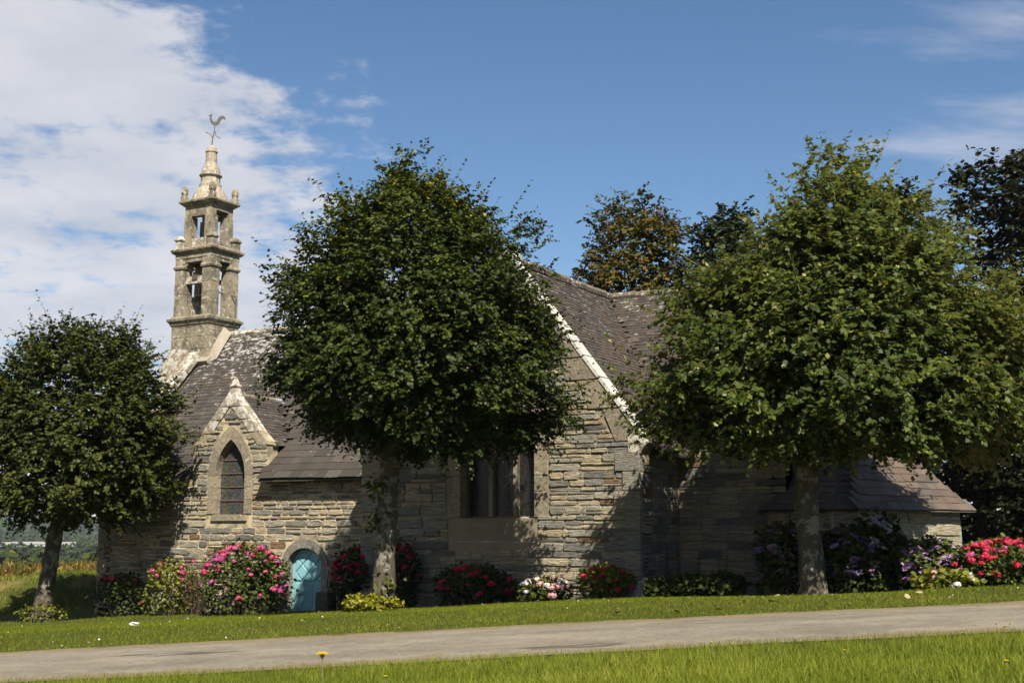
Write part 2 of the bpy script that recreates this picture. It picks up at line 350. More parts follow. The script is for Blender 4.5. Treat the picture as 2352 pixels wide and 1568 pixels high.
M['fl_yellow'] = mat_leaf('yellow_petals', [(0, (.70, .42, .004)), (.5, (.85, .60, .006)), (1, (.9, .72, .02))], .45, None, .6, .2, (.85, .85, .85))

# ------------------------------------------------------------------ ground, road
def build_ground():
    ns = 300; rad = np.concatenate([[0.01], np.linspace(1.0, 60, 150), np.geomspace(62, 7500, 90)])
    an = np.linspace(0, 2 * np.pi, ns, endpoint=False)
    RR, AA = np.meshgrid(rad, an, indexing='ij'); X = RR * np.cos(AA); Y = RR * np.sin(AA); Z = gz(X, Y)
    V = np.stack([X, Y, Z], -1).reshape(-1, 3); nr = len(rad)
    i = np.arange(nr - 1)[:, None]; j = np.arange(ns)[None, :]
    q = np.stack([i * ns + j, (i + 1) * ns + j, (i + 1) * ns + (j + 1) % ns, i * ns + (j + 1) % ns], -1).reshape(-1, 4)
    t = MT('ground_turf', .95, .1, (.62, .60, .45))
    n = t.noise(3, 6); nf = t.noise(.012, 3, .5); nh = t.noise(30, 4, .6)
    near = t.mix(n, (.040, .055, .012), (.085, .100, .022)); near = t.mix(t.step(nh, .55, .7, 0, .5), near, (.12, .10, .05))
    vl = t.n.new('ShaderNodeVectorMath'); vl.operation = 'LENGTH'; t.l.new(t.pos, vl.inputs[0])
    far = t.ramp(nf, [(.30, (.035, .055, .016)), (.45, (.06, .085, .02)), (.55, (.10, .14, .03)), (.66, (.06, .08, .025)), (.78, (.13, .12, .05))])
    c = t.mix(t.step(vl.outputs['Value'], 90, 160), near, far)
    bankm = t.step(vl.outputs['Value'], 40, 43); strawy = t.step(t.noise(.7, 4), .50, .64, 0, .7)
    c = t.mix(t.math('MULTIPLY', t.math('MULTIPLY', bankm, t.step(vl.outputs['Value'], 60, 50)), strawy), c, (.27, .19, .10))
    t.col(c); t.bump(nh, .8, .04)
    o = npmesh('ground', V, q, np.full(len(V), .5), t.done()); tag(o, kind='structure'); return o
build_ground()
def road_edges(a):
    near = 14.35 + .10 * np.sin(a * .55) + .05 * np.sin(a * 2.3 + 1); far = 18.05 + .12 * np.sin(a * .4 + 2) + .06 * np.sin(a * 1.9) + .03 * np.sin(a * 5.3)
    return near, far
def build_road():
    aa = np.arange(-70, 70.01, .25); nr, fr = road_edges(aa); k = 15; V = []
    for i, a in enumerate(aa):
        for j in range(k):
            tt = j / (k - 1); b = (nr[i] - .15) * (1 - tt) + (fr[i] + .32) * tt; p = lat(a, b)
            V.append((p.x, p.y, g1(p.x, p.y) + .012 + .03 * math.sin(math.pi * tt)))
    V = np.array(V); n = len(aa); i = np.arange(n - 1)[:, None]; j = np.arange(k - 1)[None, :]
    q = np.stack([i * k + j, (i + 1) * k + j, (i + 1) * k + j + 1, i * k + j + 1], -1).reshape(-1, 4)
    t = MT('worn_tarmac', .9, .2, (.50, .485, .44)); rot = t.n.new('ShaderNodeVectorRotate'); rot.rotation_type = 'Z_AXIS'; rot.inputs['Angle'].default_value = -PSI; t.l.new(t.pos, rot.inputs['Vector'])
    rv = rot.outputs[0]
    c = t.mix(t.step(t.noise(1.6, 6, .75, (.6, 1.2, 1), rv), .3, .7), (.24, .215, .18), (.39, .35, .285)); c = t.mix(t.step(t.noise(11, 5, .8, (1, .5, 1), rv), .52, .64, 0, .55), c, (.14, .125, .105)); c = t.mix(t.step(t.noise(13, 5, .8, (1, .5, 1), rv, (5, 5, 5)), .56, .66, 0, .6), c, (.52, .47, .39)); c = t.mix(t.step(t.noise(70, 3, .7), .58, .68, 0, .6), c, (.50, .46, .38))
    c = t.mix(t.step(t.noise(1.0, 6, .68, (.32, 1.5, 1), rv, (3.1, 0, 0)), .60, .66, 0, .75), c, (.055, .05, .045))
    c = t.mix(t.step(t.noise(1.2, 5, .6, (.25, 2.2, 1), rv, (8, 3, 0)), .54, .70, 0, .5), c, (.33, .27, .19))
    sx_ = t.n.new('ShaderNodeSeparateXYZ'); t.l.new(rv, sx_.inputs[0]); bq = t.math('ADD', sx_.outputs[1], t.math('MULTIPLY', t.math('SUBTRACT', t.noise(1.6, 5, .65), .5), 1.9))
    for b0 in (15.35, 17.0):
        tr = t.math('MULTIPLY', t.step(t.math('ABSOLUTE', t.math('SUBTRACT', bq, b0)), .45, .1), t.step(t.noise(.5, 3, .5, (.5, 1, 1), rv, (b0, 0, 0)), .35, .6, 0, .45)); c = t.mix(tr, c, (.155, .145, .125))
    edge = t.math('MAXIMUM', t.step(bq, 17.5, 17.95), t.step(bq, 14.75, 14.4)); c = t.mix(edge, c, t.mix(t.noise(22, 4, .75), (.14, .10, .055), (.46, .37, .25)))
    c = t.mix(t.step(bq, 18.25, 18.5, 0, .9), c, (.12, .11, .045))
    t.col(c); t.bump(t.noise(60, 4, .7), .6, .012)
    tag(npmesh('road', V, q, np.full(len(V), .5), t.done()), kind='structure')
build_road()

# ------------------------------------------------------------------ masonry and slates
RNG = random.Random(7)
def stone_geo(w, h, dep, rng, wob=.5, inset=.014, k=3):
    """outline in (x,z), front at -dep; returns verts (x, out, z) and faces"""
    j = min(w, h) * .10 * wob; pts = []
    for i in range(k): pts.append((-w / 2 + w * (i + .12) / (k - .76) if k > 1 else 0, -h / 2))
    def jit(v): return v + (rng.random() - .5) * 2 * j
    c = min(.25 * h, .03 + .05 * h)
    base = [(-w / 2 + c, -h / 2), (0 + w * .2 * (rng.random() - .5), -h / 2), (w / 2 - c, -h / 2), (w / 2, -h / 2 + c), (w / 2, h / 2 - c),
            (w / 2 - c, h / 2), (w * .2 * (rng.random() - .5), h / 2), (-w / 2 + c, h / 2), (-w / 2, h / 2 - c), (-w / 2, -h / 2 + c)]
    pts = [(jit(x), jit(z)) for x, z in base]; n = len(pts); vs = []
    tilt = (rng.random() - .5) * .012; tx = (rng.random() - .5) * .012
    for x, z in pts: vs.append((x, -.03, z))
    for x, z in pts: vs.append((x, dep * .55, z))
    fx = max(0, 1 - 2 * inset / w); fz = max(0, 1 - 2 * inset / h)
    for x, z in pts: vs.append((x * fx, dep + tilt * z / h * 2 + tx * x / w * 2 + (rng.random() - .5) * .006, z * fz))
    fs = []
    for r in (0, 1):
        for i in range(n): fs.append((r * n + i, r * n + (i + 1) % n, (r + 1) * n + (i + 1) % n, (r + 1) * n + i))
    fs.append(tuple(range(2 * n, 3 * n))); return vs, fs
class Frame:
    def __init__(s, O, U):       # U along the wall (left to right seen from outside); outward normal = U x Z... -> (U.y, -U.x)
        s.O = Vector((O[0], O[1], 0)); s.U = Vector((U[0], U[1], 0)).normalized(); s.N = Vector((s.U.y, -s.U.x, 0))
    def p(s, x, out, z): return s.O + s.U * x + s.N * out + Vector((0, 0, z))
def lay_stones(fr, z0, z1, span, holes, rng, hr=(.09, .24), wr=(.35, 1.1), gap=.025, big=.06):
    out = []; z = z0
    while z < z1 - .05:
        h = rng.uniform(*hr)
        if z + h > z1 - .06: h = z1 - z
        zc = z + h / 2; x0, x1 = span(zc); iv = [(x0, x1)]
        for hf in holes:
            r = hf(z + .02, z + h - .02)
            if not r: continue
            nv = []
            for a, b in iv:
                if r[1] <= a or r[0] >= b: nv.append((a, b)); continue
                if r[0] > a: nv.append((a, r[0]))
                if r[1] < b: nv.append((r[1], b))
            iv = nv
        for a, b in iv:
            if b - a < .05: continue
            x = a
            while x < b - .01:
                wd = rng.uniform(*wr) * (.7 + 1.6 * h)
                if b - x - wd < .22: wd = b - x
                if h > .16 and rng.random() < .22:
                    f = rng.uniform(.35, .65)
                    out.append((x + wd / 2, z + h * f / 2, wd - gap, h * f - gap)); out.append((x + wd / 2, z + h * (1 + f) / 2, wd - gap, h * (1 - f) - gap))
                elif wd > .5 and rng.random() < .12:
                    out.append((x + wd * .4 - .0, zc, wd * .8 - gap, h - gap)); out.append((x + wd * .9, zc, wd * .2 - gap, h - gap))
                else: out.append((x + wd / 2, zc, wd - gap, h - gap))
                x += wd
        z += h
    return [s for s in out if s[2] > .03 and s[3] > .03]
def put_stones(fr, stones, m, parent, rng, name='stone', limit=300, dep=(.015, .045), wob=.5, keep=None, tone=None):
    order = sorted(stones, key=lambda s: -(s[2] * s[3]) if (keep is None or keep(s)) else 1)
    rest = MB(); n = 0
    for i, (x, z, w_, h_) in enumerate(order):
        vs, fs = stone_geo(w_, h_, rng.uniform(*dep), rng, wob)
        ok = i < limit and (keep is None or keep((x, z, w_, h_)))
        mb = MB() if ok else rest; mb.cur = rng.random() if tone is None else tone(rng)
        mb.add([fr.p(x + a, o, z + c) for a, o, c in vs], fs)
        if ok: mb.build(name, m, parent, fr.p(x, 0, z)); n += 1
    if rest.v: tag(rest.build('small_' + name + 's', m, parent), kind='stuff')
def wall_sheet(name, fr, outline, holes, depth, m, parent, outer_depth=None):
    """flat wall (local x,z outline) with holes; hole reveals go back by depth"""
    bm = bmesh.new(); loops = []
    for lp in [outline] + holes:
        vs = [bm.verts.new(fr.p(x, 0, z)) for x, z in lp]
        es = [bm.edges.new((vs[i], vs[(i + 1) % len(vs)])) for i in range(len(vs))]; loops.append((vs, es))
    bmesh.ops.triangle_fill(bm, edges=[e for _, es in loops for e in es], use_beauty=True, use_dissolve=False)
    for k, (vs, es) in enumerate(loops):
        dd = (outer_depth or .5) if k == 0 else depth
        nb = [bm.verts.new(v.co - fr.N * dd) for v in vs]
        for i in range(len(vs)):
            bm.faces.new((vs[i], vs[(i + 1) % len(vs)], nb[(i + 1) % len(vs)], nb[i]))
    bmesh.ops.recalc_face_normals(bm, faces=bm.faces)
    org = _W[parent.name]
    for v in bm.verts: v.co -= org
    me = bpy.data.meshes.new(name); bm.to_mesh(me); bm.free(); me.materials.append(m)
    o = bpy.data.objects.new(name, me); return link(o, parent, org)
def slate_piece(P, U, T, Nn, w_, ln, th, lift, skew):
    """P = lower centre; U across, T up the slope, Nn normal"""
    a = P + Nn * lift; b = P + T * ln + Nn * .004
    vs = [a - U * w_ / 2 + T * skew, a + U * w_ / 2 - T * skew, b + U * w_ / 2, b - U * w_ / 2]
    return vs + [v - Nn * th for v in vs[:2]] + [v - Nn * th for v in vs[2:]], [(0, 1, 2, 3), (0, 4, 5, 1), (1, 5, 6, 2), (3, 7, 4, 0)]
def poly_at(prof, t):
    for (o0, z0), (o1, z1) in zip(prof[:-1], prof[1:]):
        l = math.hypot(o1 - o0, z1 - z0)
        if t <= l or (o1, z1) == prof[-1]:
            f = t / l; return (o0 + (o1 - o0) * f, z0 + (z1 - z0) * f, (o1 - o0) / l, (z1 - z0) / l)
        t -= l
def lay_slates(fr, prof, span, rng, e0, e1, w0, w1, m, parent, limit=0, skip=None, th=.014, name='slate', keep=None):
    """prof: (out, z) from eave to ridge; span(t_frac, out, z) -> x0, x1"""
    tot = sum(math.hypot(b[0] - a[0], b[1] - a[1]) for a, b in zip(prof[:-1], prof[1:]))
    t = 0; rest = MB(); cnt = 0; row = 0
    while t < tot - .05:
        f = t / tot; e = e0 + (e1 - e0) * min(1, f * 1.35); o, z, to, tz = poly_at(prof, t)
        T = fr.N * to + Vector((0, 0, tz)); Nn = fr.U.cross(T).normalized()
        if Nn.z < 0: Nn = -Nn
        x0, x1 = span(f, o, z); x = x0 - rng.random() * .2; ph = rng.random() * 6
        while x < x1:
            wd = (w0 + (w1 - w0) * min(1, f * 1.35)) * rng.uniform(.65, 1.35); a = max(x, x0); b = min(x + wd, x1)
            if b - a > .04:
                wav = .012 * math.sin(x * 1.7 + ph)
                P = fr.p((a + b) / 2, o, z) + T * (rng.uniform(-.012, .012) + wav)
                if not (skip and skip(P)):
                    vs, fs = slate_piece(P, fr.U, T, Nn, b - a - .006, min(e * 1.7, tot - t), th, .018 + rng.random() * .014, rng.uniform(-.006, .006))
                    ok = cnt < limit and (keep is None or keep(P)); mb = MB() if ok else rest; mb.cur = rng.random(); mb.add(vs, fs)
                    if ok: mb.build(name, m, parent, P); cnt += 1
            x += wd
        t += e; row += 1
    if rest.v: tag(rest.build('upper_' + name + 's', m, parent), kind='stuff')
def rel(z): return CAMZ + z

# ------------------------------------------------------------------ chapel
YN, YT, YR, YC = 27.4, 26.2, 32.2, 28.5             # nave wall, transept facade, main ridge, choir wall
XW, XE = -30.72, -8.8                               # west gable, choir end
TX0, TX1, TXA = -19.55, -11.57, -15.13              # transept corners and ridge
BASE = rel(-3.2)
chapel = empty('chapel', (-20, 29.5, rel(-2.3)), 'grey schist chapel with slate roofs, bell tower and turquoise door', 'chapel')
frN = Frame((0, YN), (1, 0)); frT = Frame((0, YT), (1, 0)); frC = Frame((0, YC), (1, 0))
profN = [(.44 - 5.24 * i / 7, rel(1.30 + 5.34 * i / 7 - .20 * math.sin(math.pi * i / 7))) for i in range(8)]
profC = [(-.72, float(np.interp(.72, [-p[0] for p in profN], [p[1] for p in profN])))] + [p for p in profN if p[0] < -.9]
profE = [(4.08, rel(1.68)), (3.2, rel(2.58)), (1.8, rel(4.32)), (0, rel(6.62))]
profWt = [(4.75, rel(1.68)), (3.8, rel(2.55)), (2.1, rel(4.32)), (0, rel(6.62))]
def zN(y): return float(np.interp(-(YN - y), [-p[0] for p in profN], [p[1] for p in profN]))
def zT(x):
    dx = x - TXA
    return float(np.interp(dx, [p[0] for p in profE[::-1]], [p[1] for p in profE[::-1]])) if dx > 0 else float(np.interp(-dx, [p[0] for p in profWt[::-1]], [p[1] for p in profWt[::-1]]))
DX, DH, DRZ = -25.36, 1.47, rel(3.86)               # dormer centre, half width, ridge
def zD(x): return DRZ - .98 * abs(x - DX)
def arch(cx, hw, zs, zt, n=8, pointed=True):
    """left spring -> top -> right spring"""
    pts = []
    if pointed:
        r = ((zt - zs) ** 2 + hw ** 2) / (2 * hw)
        am = math.asin(min(1, (zt - zs) / r))
        Lp = [(cx - hw + r - r * math.cos(am * i / n), zs + r * math.sin(am * i / n)) for i in range(n + 1)]
    else:
        Lp = [(cx - hw * math.cos(math.pi / 2 * i / n), zs + (zt - zs) * math.sin(math.pi / 2 * i / n)) for i in range(n + 1)]
    return Lp + [(2 * cx - x, z) for x, z in Lp[:-1][::-1]]
def prism(mb, fr, poly, o0, o1, bev=.0):
    n = len(poly); cx = sum(p[0] for p in poly) / n; cz = sum(p[1] for p in poly) / n; rings = [(o0, 0), (o1 - bev, 0), (o1, bev)] if bev else [(o0, 0), (o1, 0)]
    vs = []
    for o, ins in rings:
        for x, z in poly:
            l = math.hypot(x - cx, z - cz) or 1; k = max(0, 1 - ins / l); vs.append(fr.p(cx + (x - cx) * k, o, cz + (z - cz) * k))
    fs = [(r * n + i, r * n + (i + 1) % n, (r + 1) * n + (i + 1) % n, (r + 1) * n + i) for r in range(len(rings) - 1) for i in range(n)]
    fs.append(tuple(range((len(rings) - 1) * n, len(rings) * n))); fs.append(tuple(range(n - 1, -1, -1))); mb.add(vs, fs)
def arch_ring(fr, inner, outer, splits, o0, o1, name, m, parent, rng):
    """voussoirs between two curves of equal length, split at the given indexes"""
    for a, b in zip(splits[:-1], splits[1:]):
        mb = MB(); mb.cur = rng.random(); poly = inner[a:b + 1] + outer[a:b + 1][::-1]
        # triangulate as quads strips to stay convex
        for i in range(a, b):
            pass
        n = b - a + 1; vs = []; fs = []
        g = .006
        for o in (o0, o1):
            vs += [fr.p(x, o, z) for x, z in inner[a:b + 1]] + [fr.p(x, o, z) for x, z in outer[a:b + 1]]
        k = 2 * n
        for i in range(n - 1):
            fs.append((k + i, k + i + 1, k + n + i + 1, k + n + i)); fs.append((i, i + 1, k + i + 1, k + i)); fs.append((n + i + 1, n + i, k + n + i, k + n + i + 1))
        fs.append((0, k, k + n, n)); fs.append((n - 1, 2 * n - 1, k + 2 * n - 1, k + n - 1)); mb.add(vs, fs)
        c = poly[len(poly) // 2]; mb.build(name, m, parent, fr.p(c[0], 0, c[1]))
# --- nave wall
wx0, wx1, wzs, wzt, wzb = -25.90, -24.74, rel(1.45), rel(2.52), rel(.32)      # dormer window opening
dc, dhw, dzs, dzt, dzb = -22.41, .61, rel(-1.12), rel(-.64), rel(-2.50)         # door
w_in = arch((wx0 + wx1) / 2, (wx1 - wx0) / 2, wzs, wzt, 6)
d_in = arch(dc, dhw, dzs, dzt, 8, False)
EZ = rel(1.36)
outl = [(XW, BASE), (TX0 + .3, BASE), (TX0 + .3, EZ), (DX + DH, EZ), (DX + DH, rel(2.42)), (DX, DRZ - .02), (DX - DH, rel(2.42)), (DX - DH, EZ), (XW, EZ)]
w_hole = arch((wx0 + wx1) / 2, (wx1 - wx0) / 2 + .012, wzs, wzt + .015, 6); d_hole = arch(dc, dhw + .012, dzs, dzt + .012, 8, False)
nave_wall = wall_sheet('nave_wall', frN, outl, [[(wx0 - .012, wzb - .012), (wx1 + .012, wzb - .012)] + w_hole[::-1], [(dc - dhw - .012, dzb - .012), (dc + dhw + .012, dzb - .012)] + d_hole[::-1]], .34, M['mortar'], chapel, .45)
def span_nave(z):
    if z < EZ: return (XW + .02, TX0 + .05)
    f = (z - rel(2.42)) / (DRZ - rel(2.42)); hw = DH - .02 if f < 0 else max(.01, (DH - .02) * (1 - f)) - .40 * (f > -.2)
    if f >= 0: hw = max(.02, (DH) * (1 - f) - .42)
    return (DX - hw, DX + hw)
def h_win(a, b):
    if b < wzb - .22 or a > wzt + .48: return None
    if a < wzs: return (wx0 - .30, wx1 + .30)
    f = min(1, (a - wzs) / (wzt + .42 - wzs)); k = (wx1 - wx0) / 2 + .30; c = (wx0 + wx1) / 2; hw = k * math.sqrt(max(0, 1 - f ** 1.7)); return (c - hw, c + hw) if hw > .03 else None
def h_door(a, b):
    if b < dzb or a > dzt + .30: return None
    if a < dzs: return (dc - dhw - .22, dc + dhw + .22)
    f = min(1, (a - dzs) / (dzt + .30 - dzs)); hw = (dhw + .24) * math.sqrt(max(0, 1 - f ** 2.2)); return (dc - hw, dc + hw) if hw > .03 else None
rg = random.Random(11)
st = lay_stones(frN, rel(-3.0), DRZ - .35, span_nave, [h_win, h_door], rg, (.09, .26), (.28, .80), .040)
put_stones(frN, st, M['schist_nave'], nave_wall, rg, 'stone', 300, (.012, .055), 1.15)
# dressed corner stones at the west end
for i in range(9):
    mb = MB(); mb.cur = rg.random(); z0 = rel(-2.9) + i * .47; ww = .42 if i % 2 else .30
    mb.box((XW + ww / 2 - .012, YN + .10, z0 + .225), (ww / 2, .15, .222)); mb.build('corner_stone', M['granite'], nave_wall, (XW + ww / 2, YN, z0))
# west gable wall (seen from the side only)
frW = Frame((XW, 0), (0, -1))
wall_sheet('west_gable', frW, [(-(YN + 2 * (YR - YN)), BASE), (-YN, BASE), (-YN, EZ), (-YR, rel(6.55)), (-(2 * YR - YN), EZ)], [], .3, M['mortar_dark'], chapel, .5)
# --- gothic window in the dormer
gw = MB(); gw.v = []
win = empty('gothic_window', frN.p((wx0 + wx1) / 2, 0, wzb), parent=chapel); win['label'] = 'pointed stained glass window under the wall dormer'
o_out = arch((wx0 + wx1) / 2, (wx1 - wx0) / 2 + .29, wzs, wzt + .42, 6)
arch_ring(frN, w_in, o_out, [0, 3, 6, 9, 12], -.30, .035, 'arch_stone', M['granite'], win, rg)
for sx in (-1, 1):
    z = wzb - .0
    for hh in (.42, .36, .35):
        mb = MB(); mb.cur = rg.random(); e = wx0 if sx < 0 else wx1; x = e + sx * .145
        prism(mb, frN, [(x - .145, z + .005), (x + .145, z + .005), (x + .145, z + hh - .005), (x - .145, z + hh - .005)], -.30, .034, .008); mb.build('jamb_stone', M['granite'], win, frN.p(x, 0, z)); z += hh
mb = MB(); prism(mb, frN, [(wx0 - .12, wzb - .20), (wx1 + .12, wzb - .20), (wx1 + .10, wzb - .02), (wx0 - .10, wzb - .02)], -.3, .06, .02); mb.build('sill', M['granite'], win)
t = MT('stained_glass', .25, .5)
vc = t.vor(9, 'F1', out='Color', sc=(1, 1, 1.1)); ed = t.vor(9, 'DISTANCE_TO_EDGE', sc=(1, 1, 1.1))
hs = t.n.new('ShaderNodeHueSaturation'); hs.inputs['Saturation'].default_value = .75; hs.inputs['Value'].default_value = .045; t.l.new(vc, hs.inputs['Color'])
c = t.mix(t.step(ed, .02, .045), (.085, .09, .095), hs.outputs[0])
gr = t.n.new('ShaderNodeTexWave'); gr.inputs['Scale'].default_value = 26; gr.bands_direction = 'DIAGONAL'; t.l.new(t.pos, gr.inputs['Vector'])
c = t.mix(t.step(gr.outputs['Fac'], .7, .9, 0, .35), c, (.11, .10, .065)); t.col(c); M['glass'] = t.done()
mb = MB(); prism(mb, frN, [(wx0 - .01, wzb), (wx1 + .01, wzb)] + [(x, z) for x, z in w_in[::-1]], -.26, -.235); mb.build('stained_glass', M['glass'], win)
mb = MB()
for k in range(1, 5):
    z = wzb + k * .4
    hw = (wx1 - wx0) / 2 * (1 if z < wzs else math.sqrt(max(.05, 1 - ((z - wzs) / (wzt - wzs)) ** 1.6)))
    mb.box(frN.p((wx0 + wx1) / 2, -.21, z), (hw, .008, .01))
mb.build('saddle_bar', M['iron'], win)
# dormer coping, finial, roof
dorm = empty('gabled_dormer', frN.p(DX, 0, EZ), parent=chapel)
for sx in (-1, 1):
    n = 4; p0 = Vector((DX + sx * (DH + .04), 0, rel(2.42) - .10)); p1 = Vector((DX + sx * .10, 0, DRZ + .04))
    for i in range(n):
        a = p0.lerp(p1, i / n + .004); b = p0.lerp(p1, (i + 1) / n - .004); mb = MB(); mb.cur = rg.random()
        ins = -sx * (.42 + .06 * rg.random())
        poly = [(a.x, a.z), (b.x, b.z), (b.x + ins * (.9 if i < n - 1 else .12), b.z - .02), (a.x + ins, a.z)]
        if sx > 0: poly = poly[::-1]
        prism(mb, frN, poly, -.32, .042 + .004 * i, .01); mb.build('coping_stone', M['granite_white'] if i > 0 else M['granite'], dorm, frN.p(a.x, 0, a.z))
mb = MB(); mb.sq((DX, YN + .14, 0), .15, .14, [(.06, DRZ - .30), (.03, DRZ - .05), (-.05, DRZ + .22), (-.02, DRZ + .24), (-.01, DRZ + .28), (-.06, DRZ + .32), (-.08, DRZ + .42), (-.125, DRZ + .52)]); mb.build('finial', M['granite_white'], dorm)
dorm_roof = MB(); yb = 29.75
dorm_roof.add([(DX, YN + .15, DRZ - .06), (DX, yb, DRZ - .06), (DX - DH - .08, YN + .15, zD(DX + DH + .08) - .06), (DX - DH - .08, 28.6, zD(DX + DH + .08) - .06), (DX + DH + .08, YN + .15, zD(DX + DH + .08) - .06), (DX + DH + .08, 28.6, zD(DX + DH + .08) - .06)], [(0, 1, 3, 2), (0, 4, 5, 1)])
dro = dorm_roof.build('dormer_roof', M['slate_nave'], dorm)
for sx in (-1, 1):
    fd = Frame((DX, 0), (0, sx)); pr = [(DH + .12, zD(DX + DH + .12) - .02), (0, DRZ - .02)]
    lay_slates(fd, pr, lambda f, o, z: (YN + .30, 29.8) if sx > 0 else (-29.8, -YN - .30), random.Random(5 + sx), .13, .12, .24, .22, M['slate_nave'], dro, 0, lambda P: P.z < zN(P.y) - .01, name='dormer_slate' if sx > 0 else 'far_dormer_slate')
for i in range(6):
    mb = MB(); mb.cur = rg.random(); y = YN + .42 + i * .30; mb.tube([(DX, y, DRZ + .0), (DX, y + .29, DRZ + .0)], [.075, .07], 8); mb.build('ridge_tile', M['granite'] if i < 5 else M['lead'], dorm, (DX, y, DRZ))
mb = MB(); mb.box((DX, 29.72, DRZ - .02), (.20, .16, .05), Matrix.Rotation(R(38), 3, 'X')); mb.build('lead_flashing', M['lead'], dorm)
# --- roofs
def deck(name, fr, prof, x0, x1, m, parent, drop=.04):
    mb = MB(); vs = []; n = len(prof)
    for x in (x0, x1):
        for dz in (0, -.035):
            vs += [fr.p(x, o - (.05 if i_ == 0 else .0), z - drop + dz) for i_, (o, z) in enumerate(prof)]
    fs = []
    for i in range(n - 1):
        fs.append((i, 2 * n + i, 2 * n + i + 1, i + 1)); fs.append((n + i + 1, 3 * n + i + 1, 3 * n + i, n + i)); fs.append((i, i + 1, n + i + 1, n + i)); fs.append((2 * n + i + 1, 2 * n + i, 3 * n + i, 3 * n + i + 1))
    fs.append((0, n, 3 * n, 2 * n)); fs.append((n - 1, 3 * n - 1 - 0 - n + 0, 4 * n - 1, 2 * n - 1)[:0] or (n - 1, 3 * n - 1, 4 * n - 1, 2 * n - 1)); mb.add(vs, fs)
    return mb.build(name, m, parent)
frNb = Frame((0, 2 * YR - YN), (-1, 0))
nave_roof = deck('nave_roof', frN, profN, XW + .2, DX - DH + .02, M['slate_nave'], chapel)
deck('nave_roof_deck', frN, profN, DX + DH - .02, TX0 + .2, M['slate_nave'], chapel)
deck('nave_roof_deck', frN, [(-1.95, zN(YN + 1.95))] + [p for p in profN if p[0] < -2.1], DX - DH, DX + DH, M['slate_nave'], chapel, .05)
deck('nave_roof_deck', frN, [p for p in profN if p[0] < -2.1], TX0 + .2, TXA, M['slate_nave'], chapel, .05)
deck('north_roof', frNb, profN, -XE, -XW - .2, M['slate_nave'], chapel)
def skipN(P):
    if abs(P.x - DX) < DH + .02 and (P.y < YN + .05 or P.z < zD(P.x) + .0): return True
    if P.x > TX0 - .5 and P.z < zT(P.x) - .02: return True
    if P.x < -30.10 and P.y > 31.25: return True
    return False
lay_slates(frN, profN, lambda f, o, z: (XW + .25, TX0 + .02 if o > -.02 else TXA), random.Random(3), .33, .125, .46, .25, M['slate_nave'], nave_roof, 300, skipN, .016)
choir_roof = deck('choir_roof', frN, profC, TXA + .6, XE, M['slate_transept'], chapel)
lay_slates(frN, profC, lambda f, o, z: (TXA, XE), random.Random(4), .17, .12, .28, .2, M['slate_transept'], choir_roof, 0, lambda P: P.z < zT(P.x) - .02, name='choir_slate')
frE = Frame((TXA, 0), (0, 1)); frWt = Frame((TXA, 0), (0, -1))
trans_roof = deck('transept_roof', frE, profE, YT + .25, YR - .05, M['slate_transept'], chapel)
deck('transept_roof_west', frWt, profWt, -(YR - .05), -(YT + .25), M['slate_transept'], chapel)
lay_slates(frE, profE, lambda f, o, z: (YT + .22, YR), random.Random(6), .17, .105, .24, .17, M['slate_transept'], trans_roof, 0, lambda P: P.z < zN(P.y) - .02, .018, name='transept_slate')
lay_slates(frWt, profWt, lambda f, o, z: (-YR, -(YT + .22)), random.Random(8), .17, .11, .24, .18, M['slate_transept'], trans_roof, 0, lambda P: P.z < zN(P.y) - .02, name='west_transept_slate')
# ridge tiles
def ridge(p0, p1, parent, m, name='ridge_tile', ln=.42):
    p0 = Vector(p0); p1 = Vector(p1); n = int((p1 - p0).length / ln)
    for i in range(n):
        a = p0.lerp(p1, i / n); b = p0.lerp(p1, (i + 1.06) / n); mb = MB(); mb.cur = rg.random(); dz = Vector((0, 0, rg.uniform(-.015, .02)))
        mb.tube([a + dz, b + dz + Vector((0, 0, .012))], [.125, .135], 8); mb.build(name, m, parent, a)
M['ridge_stone'] = mat_granite('ridge_stone', (.20, .165, .13), .60, .66, .5)
ridge((-30.1, YR, rel(6.66)), (TXA, YR, rel(6.62)), nave_roof, M['granite_white'])
ridge((TXA, YR, rel(6.62)), (XE, YR, rel(6.60)), choir_roof, M['ridge_stone'])
ridge((TXA, YT + .35, rel(6.66)), (TXA, YR, rel(6.64)), trans_roof, M['ridge_stone'])
# --- transept facade
twx0, twx1, twzb, twzs, twzt = -16.49, -14.37, rel(.18), rel(1.75), rel(3.1)
t_in = arch((twx0 + twx1) / 2, (twx1 - twx0) / 2, twzs, twzt, 6)
KZ, AZ = rel(2.0), rel(6.72)
tw_ = wall_sheet('transept_wall', frT, [(TX0, BASE), (TX1, BASE), (TX1, KZ), (TXA, AZ - .1), (TX0, KZ)], [[(twx0 - .012, twzb - .012), (twx1 + .012, twzb - .012)] + arch((twx0 + twx1) / 2, (twx1 - twx0) / 2 + .012, twzs, twzt + .015, 6)[::-1]], .5, M['mortar_dark'], chapel, .6)
def span_t(z):
    if z < KZ: return (TX0 + .02, TX1 - .02)
    f = (z - KZ) / (AZ - KZ); return (TX0 + (TXA - TX0) * f + .62, TX1 + (TXA - TX1) * f - .62)
def h_tw(a, b):
    if b < twzb - .62 or a > twzt + .5: return None
    if a < twzb: return (twx0 - .36, twx1 + .10)
    if a < twzs: return (twx0 - .42, twx1 + .42)
    f = min(1, (a - twzs) / (twzt + .5 - twzs)); k = (twx1 - twx0) / 2 + .42; c = (twx0 + twx1) / 2; hw = k * math.sqrt(max(0, 1 - f ** 1.8)); return (c - hw, c + hw) if hw > .03 else None
rg = random.Random(23)
st = lay_stones(frT, rel(-2.7), AZ - 1.05, span_t, [h_tw], rg, (.09, .22), (.36, .95), .022)
